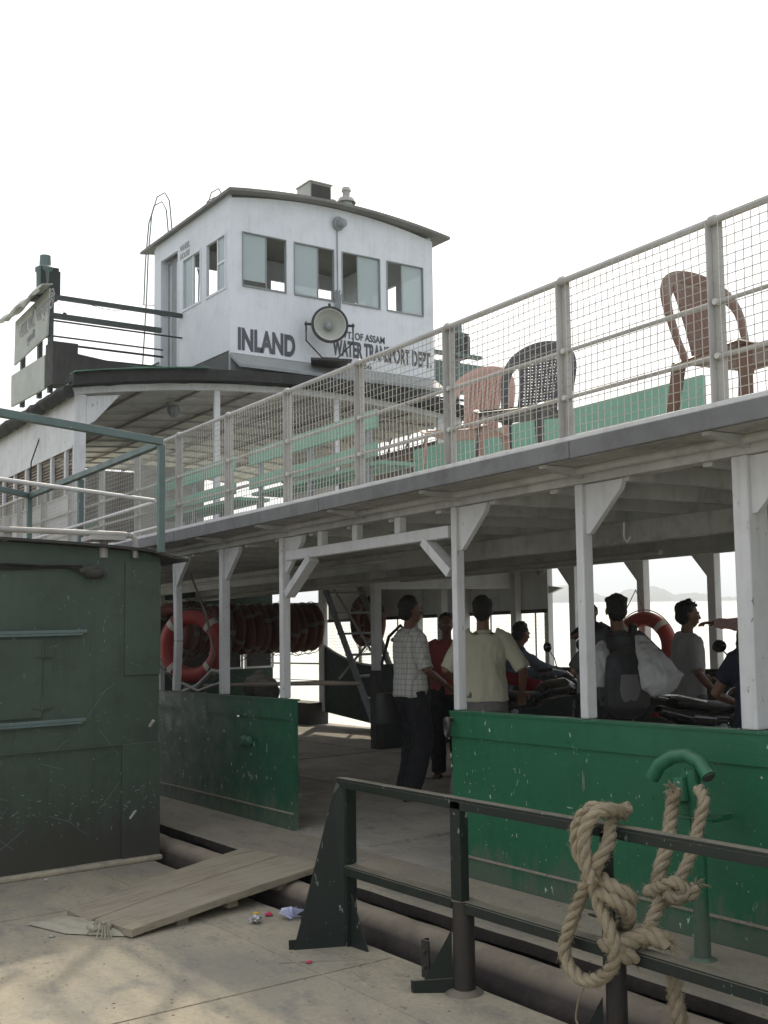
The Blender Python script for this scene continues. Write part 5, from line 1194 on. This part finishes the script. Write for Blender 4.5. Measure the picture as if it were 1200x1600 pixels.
# ================================================================== PEOPLE
def ik(a, c, l1, l2, hint):
    a, c = Vector(a), Vector(c); d = c - a; L = min(d.length, (l1 + l2) * .999); d.normalize(); c = a + d * L
    x = (l1 * l1 - l2 * l2 + L * L) / (2 * L); h = math.sqrt(max(0, l1 * l1 - x * x)); hv = Vector(hint); hv = (hv - d * hv.dot(d)).normalized()
    return a + d * x + hv * h, c
def person(loc, face, label, H=1.65, lean=0.0, turn=0.0, hands=None, feet=None, top=None, topm=None, botm=None, sleeve='short', hair='short', build=1.0, headpitch=0, hem=.0, seat=None, skirt=False, group=None):
    """local frame: +x forward, +y left, z up; hands/feet are local targets"""
    t = empty('person', loc, label, 'person', group); s = H / 1.70
    hip = Vector((0, 0, .935 * s)) if seat is None else Vector(seat)
    lv = Vector((math.sin(lean), 0, math.cos(lean)))
    chest = hip + lv * (.375 * s); neck = hip + lv * (.52 * s); sh = hip + lv * (.47 * s)
    hc = neck + (lv * .5 + Vector((.15, 0, .85))).normalized() * (.155 * s)
    B = MB()
    wd = build
    B.tube([hip - Vector((0, 0, .10 * s)), hip, hip + lv * .14 * s, hip + lv * .28 * s, chest, sh + lv * .01 * s, neck - lv * .015],
           [(.115 * s * wd, .10 * s), (.155 * s * wd, .115 * s), (.135 * s * wd, .10 * s), (.15 * s * wd, .11 * s), (.165 * s * wd, .115 * s), (.13 * s * wd, .085 * s), (.065 * s, .062 * s)], 16, side=(0, 1, 0))
    B.tube([neck - lv * .05 * s, neck + lv * .03 * s, hc - Vector((0, 0, .04 * s))], [.060 * s, .053 * s, .053 * s], 12)
    # head, facing +x rotated by turn
    Rh = Matrix.Rotation(turn, 3, 'Z') @ Matrix.Rotation(headpitch, 3, 'Y')
    def hp(x, y, z): return hc + Rh @ Vector((x * s, y * s, z * s))
    def he(x, y, z, a, b_, c_): B.ell(hp(x, y, z), a * s, b_ * s, c_ * s, 16, 10, 0, Rh)
    he(-.012, 0, .028, .094, .075, .088); he(.022, 0, -.03, .068, .058, .082); he(.035, 0, -.078, .038, .036, .030)
    he(.093, 0, -.008, .014, .012, .024); he(.103, 0, -.025, .013, .016, .012); he(.080, 0, .022, .018, .052, .010)
    he(.083, 0, -.053, .012, .024, .007); he(.081, 0, -.064, .011, .021, .007)
    he(.055, .038, -.02, .03, .02, .022); he(.055, -.038, -.02, .03, .02, .022)
    for sg in (-1, 1): he(-.008, .077 * sg, -.008, .020, .010, .032)
    hands = hands or ((.05, .26, .72), (.05, -.26, .72)); feet = feet or ((.05, .10, 0), (.0, -.10, 0))
    arms = []; legs = []
    for i, sg in enumerate((1, -1)):
        S0 = sh + Vector((0, sg * .165 * s * wd, -.032 * s)); h = Vector(hands[i])
        el, wr = ik(S0, h, .29 * s, .26 * s, (-.6, sg * .5, -.3)); arms.append((S0, el, wr))
        B.tube([sh + Vector((0, sg * .10 * s, 0)), S0, S0.lerp(el, .4), el, el.lerp(wr, .35), wr], [.06 * s, .056 * s, .046 * s, .037 * s, .037 * s, .025 * s], 12)
        d = (wr - el).normalized(); sv = d.cross(Vector((0, 0, 1)));
        if sv.length < .2: sv = d.cross(Vector((1, 0, 0)))
        sv.normalize(); up_ = sv.cross(d)
        B.tube([wr, wr + d * .045 * s, wr + d * .085 * s], [(.025 * s, .017 * s), (.040 * s, .016 * s), (.040 * s, .014 * s)], 10, side=sv)
        for k_ in range(4):
            o0 = wr + d * .08 * s + sv * ((k_ - 1.5) * .020 * s); l = (.07, .082, .077, .060)[k_] * s
            B.tube([o0, o0 + d * l * .45 - up_ * .006, o0 + d * l * .8 - up_ * .022 * s, o0 + d * l * .85 - up_ * .040 * s], [.0095 * s, .009 * s, .0085 * s, .0075 * s], 7)
        th = wr + d * .02 * s + sv * (.03 * s); B.tube([th, th + (d * .6 + sv * .7 - up_ * .3).normalized() * .04 * s, th + (d * .9 + sv * .4 - up_ * .5).normalized() * .07 * s], [.012 * s, .011 * s, .009 * s], 7)
        L0 = hip + Vector((0, sg * .088 * s, -.03)); f = Vector(feet[i]) + Vector((-.03, 0, .075 * s))
        kn, an = ik(L0, f, .43 * s, .42 * s, (1, sg * .12, 0)); legs.append((L0, kn, an))
        B.tube([L0, L0.lerp(kn, .4), kn, kn.lerp(an, .3), an, an - Vector((0, 0, .03))], [.085 * s, .075 * s, .054 * s, .055 * s, .036 * s, .036 * s], 12)
        B.tube([an - Vector((.035, 0, .035 * s)), an + Vector((.05, 0, -.045 * s)), an + Vector((.15 * s, sg * .02, -.058 * s)), an + Vector((.19 * s, sg * .02, -.062 * s))], [(.033 * s, .03 * s), (.036 * s, .028 * s), (.042 * s, .018 * s), (.03 * s, .012 * s)], 10, side=(0, 1, 0))
    blob(B, 'body', skinm, t, .0075 if H > 1 else .006, 2)
    # hair
    Hh = MB(); 
    Hh.ell(hp(-.030, 0, .048), .092 * s, .083 * s, .086 * s, 18, 12, 0, Rh); Hh.ell(hp(-.05, 0, -.01), .066 * s, .074 * s, .075 * s, 16, 10, 0, Rh)
    if hair == 'spiky':
        for i in range(40):
            a = random.uniform(-1.6, 1.6); q = random.uniform(.2, 1.3); v = Rh @ Vector((math.cos(a) * math.sin(q), math.sin(a) * math.sin(q), math.cos(q))); c0 = hp(-.02, 0, .05) + v * .078 * s; Hh.tube([c0, c0 + v * .022 * s + Rh @ Vector((.014, 0, .004))], [.012, .003], 5)
    if hair == 'tall': Hh.ell(hp(-.02, 0, .085), .072 * s, .064 * s, .058 * s, 16, 10, 0, Rh)
    if hair == 'long':
        pts = [hp(-.07, 0, .03), hp(-.10, .0, -.08), hp(-.10, .01, -.22), hp(-.11, .0, -.36), hp(-.10, 0, -.44)]; Hh.tube(pts, [(.07, .05), (.075, .045), (.07, .04), (.05, .03), (.02, .012)], 12, side=(0, 1, 0))
    if hair == 'cap': Hh.ell(hp(.0, 0, .085), .105 * s, .088 * s, .035 * s, 18, 10, 0, Rh)
    blob(Hh, 'hair', hairm, t, .006, 1, .008, 45)
    for sg in (-1, 1):
        E_ = MB(); E_.ell(hp(.073, .030 * sg, .006), .012 * s, .014 * s, .009 * s, 10, 6, 0, Rh); E_.build('eye', eyew, t, glob=False, smooth=True)
    # top
    if topm:
        T = MB(); e = .016
        T.tube([hip - lv * (.06 + hem) * s, hip + lv * .04 * s, hip + lv * .14 * s, hip + lv * .28 * s, chest, sh + lv * .012 * s, neck - lv * .028 * s],
               [(.175 * s * wd + e, .135 * s + e), (.168 * s * wd + e, .13 * s + e), (.15 * s * wd + e, .115 * s + e), (.158 * s * wd + e, .118 * s + e), (.17 * s * wd + e, .12 * s + e), (.145 * s * wd + e, .088 * s + e), (.066 * s + e * .6, .062 * s + e * .6)], 20, side=(0, 1, 0))
        for i, sg in enumerate((1, -1)):
            S0, el, wr = arms[i]; f = {'short': .62, 'long': 1, 'half': .95}[sleeve]
            P_ = [sh + Vector((0, sg * .09 * s, 0)), S0, S0.lerp(el, f * .5), S0.lerp(el, f)]; rr = [.066 * s + e * .5, .062 * s + e * .4, .052 * s + e * .8, .050 * s + e * .8]
            if sleeve == 'long': P_ += [el.lerp(wr, .4), el.lerp(wr, .9)]; rr = rr[:3] + [.044 * s + e, .042 * s + e * .8, .032 * s + e * .6]
            T.tube(P_, rr, 14)
        if topm not in (skinm,):
            T.torus(neck + lv * -.012 * s, .058 * s, .013 * s, 20, 6, lv)
        blob(T, 'shirt', topm, t, .009, 6, .013, 12)
    if botm:
        T = MB(); e = .016
        T.tube([hip - Vector((0, 0, .14 * s)), hip - Vector((0, 0, .02)), hip + lv * .07 * s], [(.155 * s * wd + e, .12 * s + e), (.165 * s * wd + e, .125 * s + e), (.15 * s * wd + e * .8, .112 * s + e * .8)], 20, side=(0, 1, 0))
        if skirt: T.tube([hip, hip - Vector((0, 0, .4 * s)), hip - Vector((0, 0, .84 * s))], [(.17 * s, .14 * s), (.2 * s, .17 * s), (.23 * s, .2 * s)], 20, side=(0, 1, 0))
        else:
            for (L0, kn, an) in legs: T.tube([L0 + Vector((0, 0, .02)), L0.lerp(kn, .4), kn, kn.lerp(an, .4), an + Vector((0, 0, -.02))], [.098 * s + e * .5, .092 * s + e, .074 * s + e, .070 * s + e, .064 * s + e], 16)
        blob(T, 'trousers' if not skirt else 'long_skirt', botm, t, .009, 2, .012, 9)
        if not skirt:
            for i, (L0, kn, an) in enumerate(legs):
                sg = (1, -1)[i]; Z = MB(); Z.tube([an + Vector((-.07, 0, -.07 * s)), an + Vector((.05, 0, -.07 * s)), an + Vector((.18 * s, sg * .02, -.07 * s))], [(.034, .012), (.036, .012), (.042, .011)], 10, side=(0, 1, 0)); Z.tube([an + Vector((.10, .04 * 1, -.06 * s)), an + Vector((.09, 0, -.025 * s)), an + Vector((.10, -.04, -.06 * s))], .010, 6); Z.build('sandal', rubber, t, glob=False, smooth=True)
    t.rotation_euler = (0, 0, R(face)); t['_'] = 1; del t['_']
    return t, dict(hip=hip, sh=sh, neck=neck, hc=hc, s=s, lv=lv, arms=arms)
random.seed(3)
# camera looks along azimuth 145.4 deg (world). image right = azimuth 55.4
VA = 145.4
# 1 plaid-shirt man, turned right-away
p1, g1 = person((-7.69, 5.55, .10), VA - 62, 'man in white plaid shirt and black trousers with dark shoulder bag, standing by the gangway', 1.69, hands=((.33, .13, 1.0), (.22, -.20, .98)), feet=((.03, .12, 0), (-.03, -.10, 0)), topm=plaid, botm=black_cloth, sleeve='half', hair='tall', turn=R(-6), hem=.0)
bag = empty('shoulder_bag', (-7.69, 5.55, .10), 'dark shoulder bag hanging at the left hip of the man in plaid', 'bag', rz=R(VA - 62))
b = MB(); b.tube([(-.05, .27, .88), (-.05, .27, .62)], [(.15, .05), (.16, .06)], 12, side=(1, 0, 0)); b.build('bag_body', seatm, bag, glob=False, smooth=True)
b = MB(); b.tube([(-.10, .27, .86), (-.16, .22, 1.15), (-.13, .14, 1.38), (-.02, .13, 1.475), (.10, .16, 1.38), (.12, .24, 1.1), (.05, .27, .87)], [(.006, .017)] * 7, 6, side=(0, 1, 0)); b.build('bag_strap', seatm, bag, glob=False)
# 2 red shirt man facing the camera
p2, _ = person((-8.55, 6.62, .10), VA + 180 - 8, 'man in a dusty red shirt facing us between the plaid and the cream shirt', 1.56, hands=((.22, .16, .98), (.26, -.12, .98)), topm=redshirt, botm=black_cloth, sleeve='half', turn=R(8))
# 3 cream shirt man, back to camera
p3, _ = person((-6.83, 5.66, .10), VA - 8, 'man in a cream short-sleeved shirt seen from behind beside the gangway post', 1.66, hands=((.20, .22, 1.0), (.14, -.30, .92)), feet=((.0, .22, 0), (.05, -.08, 0)), topm=yshirt, botm=greycl, sleeve='half', build=1.08, turn=R(-5))
# 4 young man leaning on the bike
p4, _ = person((-8.72, 7.62, .10), VA - 75, 'young man in a blue-grey shirt leaning on the first motorcycle', 1.6, lean=R(30), hands=((.42, .18, .93), (.50, -.16, .96)), feet=((-.05, .12, 0), (-.15, -.1, 0)), topm=blueshirt, botm=navy, sleeve='long', hair='tall', turn=R(15), seat=(-.18, 0, .80), headpitch=R(10))
b = MB(); b.tube([(-8.75, 7.30, 1.06), (-8.45, 7.45, 1.0), (-8.28, 7.6, .92), (-8.22, 7.65, .80)], [(.05, .04), (.07, .05), (.07, .04), (.03, .02)], 12, side=(0, 0, 1)); o = blob(b, 'red_cloth', redcl, None, .01, 2, .02, 12)
o.location.z += -K * 8.5; tag(o, 'red cloth laid over the first motorcycle beside the leaning man', 'cloth')
# 5 woman/man with the sacks and backpack, back to the camera
p5, _ = person((-5.72, 6.03, .10), VA + 2, 'passenger seen from behind with black backpack and white sacks, holding a child', 1.62, hands=((.25, .20, 1.12), (.15, -.30, 1.02)), topm=darkshirt, botm=black_cloth, sleeve='half', hair='cap', turn=R(-4), build=1.05)
bp_ = empty('backpack', (-5.72, 6.03, .10), 'black backpack with a grey patch on the back of the passenger with the sacks', 'backpack', rz=R(VA + 2))
b = MB(); b.tube([(-.20, 0, .78), (-.225, 0, .85), (-.235, 0, 1.05), (-.21, 0, 1.2), (-.19, 0, 1.26)], [(.11, .06), (.165, .09), (.165, .09), (.14, .07), (.06, .04)], 16, side=(0, 1, 0)); o = blob(b, 'pack_body', seatm, bp_, .01, 2, .004, 20)
b = MB(); b.tube([(-.30, 0, .88), (-.325, .0, .97), (-.31, 0, 1.08)], [(.05, .012), (.075, .014), (.06, .012)], 20, side=(0, 1, 0)); b.build('front_pocket', greycl, bp_, glob=False, smooth=True)
for sg in (-1, 1):
    b = MB(); b.tube([(-.17, .09 * sg, 1.20), (-.08, .11 * sg, 1.42), (.03, .12 * sg, 1.44), (.14, .12 * sg, 1.3), (.1, .14 * sg, 1.0), (-.12, .14 * sg, .88)], [(.02, .006)] * 6, 6, side=(0, 1, 0)); b.build('strap', seatm, bp_, glob=False)
def sack(name, pts, rr, label):
    b = MB(); b.tube(pts, rr, 18, side=(cr.x, cr.y, 0)); o = blob(b, name, plasticbag, None, .011, 1, .018, 14)
    for v in o.data.vertices: v.co.z += K * v.co.x
    return tag(o, label, 'sack')
def cpt(px, py, Y): p = US(onY(px, py, Y)); return (p.x, p.y, p.z)
sack('white_sack', [cpt(1000, 994, 5.92), cpt(1012, 1020, 5.84), cpt(1026, 1045, 5.80), cpt(1036, 1066, 5.80), cpt(1040, 1082, 5.82)], [(.03, .02), (.085, .06), (.135, .08), (.155, .09), (.09, .06)], 'large pale sack slung from the right shoulder of the passenger with the backpack')
sack('white_sack', [cpt(943, 1003, 5.90), cpt(940, 1025, 5.84), cpt(940, 1050, 5.82), cpt(942, 1070, 5.84)], [(.04, .03), (.08, .06), (.09, .07), (.06, .05)], 'smaller pale sack at the left side of the passenger, beside the white post')
# child on the arm
p5b, _ = person((-6.18, 6.25, .87), VA + 165, 'small child looking over the shoulder of the passenger with the sacks', .80, hands=((.16, .10, .62), (.16, -.10, .60)), feet=((.12, .09, .12), (.12, -.09, .12)), topm=navy, botm=greycl, sleeve='half', turn=R(10))
# 6 T-shirt youth
p6, _ = person((-5.95, 7.08, .10), VA - 82, 'young man with spiky hair in a grey printed T-shirt, looking right over the river', 1.57, hands=((.24, .24, .98), (.12, -.26, .86)), topm=greyshirt, botm=greycl, sleeve='half', hair='spiky', turn=R(-4))
# 7 woman behind the big post
p7, _ = person((-4.31, 5.78, .10), VA - 30, 'woman in navy top with loose dark hair, half hidden by the right white post', 1.46, hands=((.2, .2, .9), (.15, -.22, .85)), topm=navy, botm=greycl, hair='long', skirt=True, turn=R(-30))
# 8 man gripping the far post
p8, _ = person((-6.28, 8.62, .10), VA + 60, 'man in pink striped shirt gripping the far post, mostly hidden behind the right post', 1.74, hands=((.56, -.05, 1.40), (.1, -.26, .9)), topm=pinkplaid, botm=greycl, sleeve='long')
hp_ = p8

# ================================================================== MOTORCYCLES
def make_bike(loc, face, label, plate=False):
    t = empty('motorcycle', loc, label, 'motorcycle', 'motorcycles on the ferry deck')
    def wheel(x):
        b = MB(); b.torus((x, 0, .30), .255, .045, 36, 10, (0, 1, 0)); w_ = b.build('wheel', rubber, t, glob=False, smooth=True)
        b = MB(); b.torus((x, 0, .30), .215, .012, 30, 6, (0, 1, 0)); b.cyl((x, -.05, .30), (x, .05, .30), .04, 12)
        for k_ in range(12): a = k_ * math.pi / 6; b.cyl((x, .02 * (-1) ** k_, .30), (x + .21 * math.cos(a), 0, .30 + .21 * math.sin(a)), .003, 4)
        b.build('rim', chrome, w_, glob=False)
    wheel(.64); wheel(-.62)
    for x, r0, a0, a1, nm in ((.64, .315, .2, 2.5, 'front_mudguard'), (-.62, .33, .5, 2.6, 'rear_mudguard')):
        b = MB(); b.tube([(x + r0 * math.cos(a0 + (a1 - a0) * i / 12), 0, .30 + r0 * math.sin(a0 + (a1 - a0) * i / 12)) for i in range(13)], [(.062, .012)] * 13, 10, side=(0, 1, 0)); b.build(nm, bikebl, t, glob=False, smooth=True)
    for sg in (-1, 1):
        b = MB(); b.cyl((.64, .075 * sg, .30), (.50, .075 * sg, .62), .024, 10); b.cyl((.50, .075 * sg, .60), (.38, .075 * sg, .93), .017, 10); b.build('fork', chrome, t, glob=False, smooth=True)
        b = MB(); b.cyl((-.62, .11 * sg, .32), (-.48, .12 * sg, .66), .028, 10); b.build('shock_absorber', chrome, t, glob=False, smooth=True)
        b = MB(); b.tube([(.34, .03 * sg, .95), (.33, .14 * sg, 1.00), (.26, .26 * sg, 1.03), (.16, .36 * sg, 1.02)], .011, 8); h = b.build('handlebar', chrome, t, glob=False, smooth=True)
        b = MB(); b.cyl((.25, .27 * sg, 1.03), (.15, .375 * sg, 1.02), .018, 10); b.build('grip', rubber, h, glob=False)
        b = MB(); b.tube([(.27, .24 * sg, 1.02), (.28, .33 * sg, 1.01), (.22, .40 * sg, 1.0)], .005, 6); b.build('brake_lever', chrome, h, glob=False)
        b = MB(); b.tube([(.28, .22 * sg, 1.03), (.27, .25 * sg, 1.14), (.25, .31 * sg, 1.21)], .006, 6); m_ = b.build('mirror_stem', bikebl, t, glob=False)
        b = MB(); b.ell((.245, .34 * sg, 1.245), .026, .076, .052, 16, 10); b.build('mirror', bikebl, m_, glob=False, smooth=True)
        b = MB(); b.cyl((-.40, .16 * sg, .66), (-.40, .22 * sg, .66), .008, 6); b.ell((-.40, .24 * sg, .66), .035, .025, .025); b.build('indicator', greyp, t, glob=False, smooth=True)
    b = MB(); b.tube([(.36, 0, .82), (.22, 0, .86), (.05, 0, .84), (-.10, 0, .77)], [(.06, .05), (.12, .09), (.13, .09), (.07, .05)], 18, side=(0, 1, 0)); blob(b, 'tank', bikebl, t, .012, 4)
    b = MB(); b.tube([(-.04, 0, .80), (-.25, 0, .795), (-.50, 0, .83), (-.66, 0, .85)], [(.10, .03), (.13, .045), (.12, .045), (.08, .03)], 16, side=(0, 1, 0)); blob(b, 'seat', seatm, t, .012, 4)
    b = MB(); b.tube([(-.30, 0, .70), (-.55, 0, .73), (-.80, 0, .80)], [(.10, .06), (.11, .07), (.05, .04)], 14, side=(0, 1, 0)); blob(b, 'tail_fairing', bikebl, t, .012, 3)
    b = MB(); b.tube([(-.45, .14, .84), (-.72, .13, .90), (-.80, 0, .91), (-.72, -.13, .90), (-.45, -.14, .84)], .012, 8); b.build('grab_rail', chrome, t, glob=False, smooth=True)
    b = MB(); b.ell((-.83, 0, .77), .02, .04, .022); b.build('tail_lamp', redm, t, glob=False, smooth=True)
    b = MB(); b.box(-.90, -.885, -.10, .10, .50, .62); b.build('number_plate', platem, t, glob=False, bevel=.004)
    b = MB(); b.ell((.44, 0, .86), .08, .085, .085); b.build('headlamp', chrome, t, glob=False, smooth=True)
    b = MB(); b.box(-.12, .22, -.10, .10, .26, .58); b.cyl((.05, -.16, .36), (.05, .16, .36), .10, 16)
    for k_ in range(6): b.box(.02, .26, -.11, .11, .42 + .03 * k_, .43 + .03 * k_)
    b.build('engine', greyp, t, glob=False, bevel=.01)
    b = MB(); b.tube([(.36, 0, .90), (.30, 0, .45), (.0, 0, .25), (-.3, 0, .28), (-.62, 0, .30)], .022, 8); b.tube([(.36, 0, .86), (-.1, 0, .70), (-.60, 0, .74)], .022, 8); b.build('frame', bikebl, t, glob=False)
    b = MB(); b.tube([(.22, -.10, .40), (.25, -.13, .26), (.0, -.15, .22), (-.35, -.16, .27), (-.78, -.17, .36)], [.018, .02, .024, .04, .045], 12); b.build('exhaust', chrome, t, glob=False, smooth=True)
    b = MB(); b.cyl((-.05, .12, .26), (-.15, .30, .0), .010, 6); b.build('side_stand', bikebl, t, glob=False)
    t.rotation_euler = (R(-4), 0, R(face)); return t
bk = make_bike((-7.62, 7.05, .10), VA - 72, 'motorcycle facing right beside the leaning young man, its round mirror against the river')
def place_bike(loc, face, label):
    o = copy_tree(bk); o.location = S(*loc); o.rotation_euler = (R(-4), 0, R(face)); return tag(o, label, 'motorcycle', 'motorcycles on the ferry deck')
place_bike((-5.35, 6.95, .10), VA - 60, 'motorcycle with tail and number plate towards us, behind the sacks')
# bicycle behind the left bulwark edge
t = empty('bicycle', (-8.27, 4.27, .10), 'bicycle leaning inside the left bulwark, only its wheel edge showing', 'bicycle')
for x in (-.5, .52):
    b = MB(); b.torus((x, 0, .33), .315, .018, 40, 8, (0, 1, 0)); w_ = b.build('wheel', rubber, t, glob=False, smooth=True)
    b = MB(); b.torus((x, 0, .33), .295, .008, 40, 6, (0, 1, 0)); b.cyl((x, -.03, .33), (x, .03, .33), .02, 10)
    for k_ in range(20): a = k_ * math.pi / 10; b.cyl((x, .02 * (-1) ** k_, .33), (x + .29 * math.cos(a), 0, .33 + .29 * math.sin(a)), .0015, 3)
    b.build('rim', chrome, w_, glob=False)
b = MB(); b.tube([(-.5, 0, .33), (-.02, 0, .30), (.40, 0, .62), (-.12, 0, .66), (-.5, 0, .33)], .014, 8); b.tube([(-.02, 0, .30), (-.16, 0, .78)], .014, 8); b.tube([(.52, 0, .33), (.38, 0, .72)], .013, 8); b.build('frame', bikebl, t, glob=False)
b = MB(); b.tube([(.30, -.24, .80), (.38, -.1, .80), (.38, .1, .80), (.30, .24, .80)], .010, 8); b.build('handlebar', chrome, t, glob=False)
b = MB(); b.ell((-.18, 0, .80), .12, .06, .03); b.build('saddle', seatm, t, glob=False, smooth=True)

# ================================================================== HAZE
def haze():
    m = bpy.data.materials.new('haze_air'); m.use_nodes = True; tt = m.node_tree; tt.nodes.remove(tt.nodes['Principled BSDF'])
    v = nn(tt, 'ShaderNodeVolumePrincipled'); v.inputs['Density'].default_value = .0007; v.inputs['Color'].default_value = (.88, .94, 1.0, 1); v.inputs['Anisotropy'].default_value = .3
    tt.links.new(v.outputs[0], tt.nodes['Material Output'].inputs['Volume'])
    b = MB(); b.box(-7000, 7000, -7000, 7000, -2.6, 62.0)
    tag(b.build('haze', m, shear=False), None, kind='stuff')
haze()
bpy.data.scenes.remove(work)
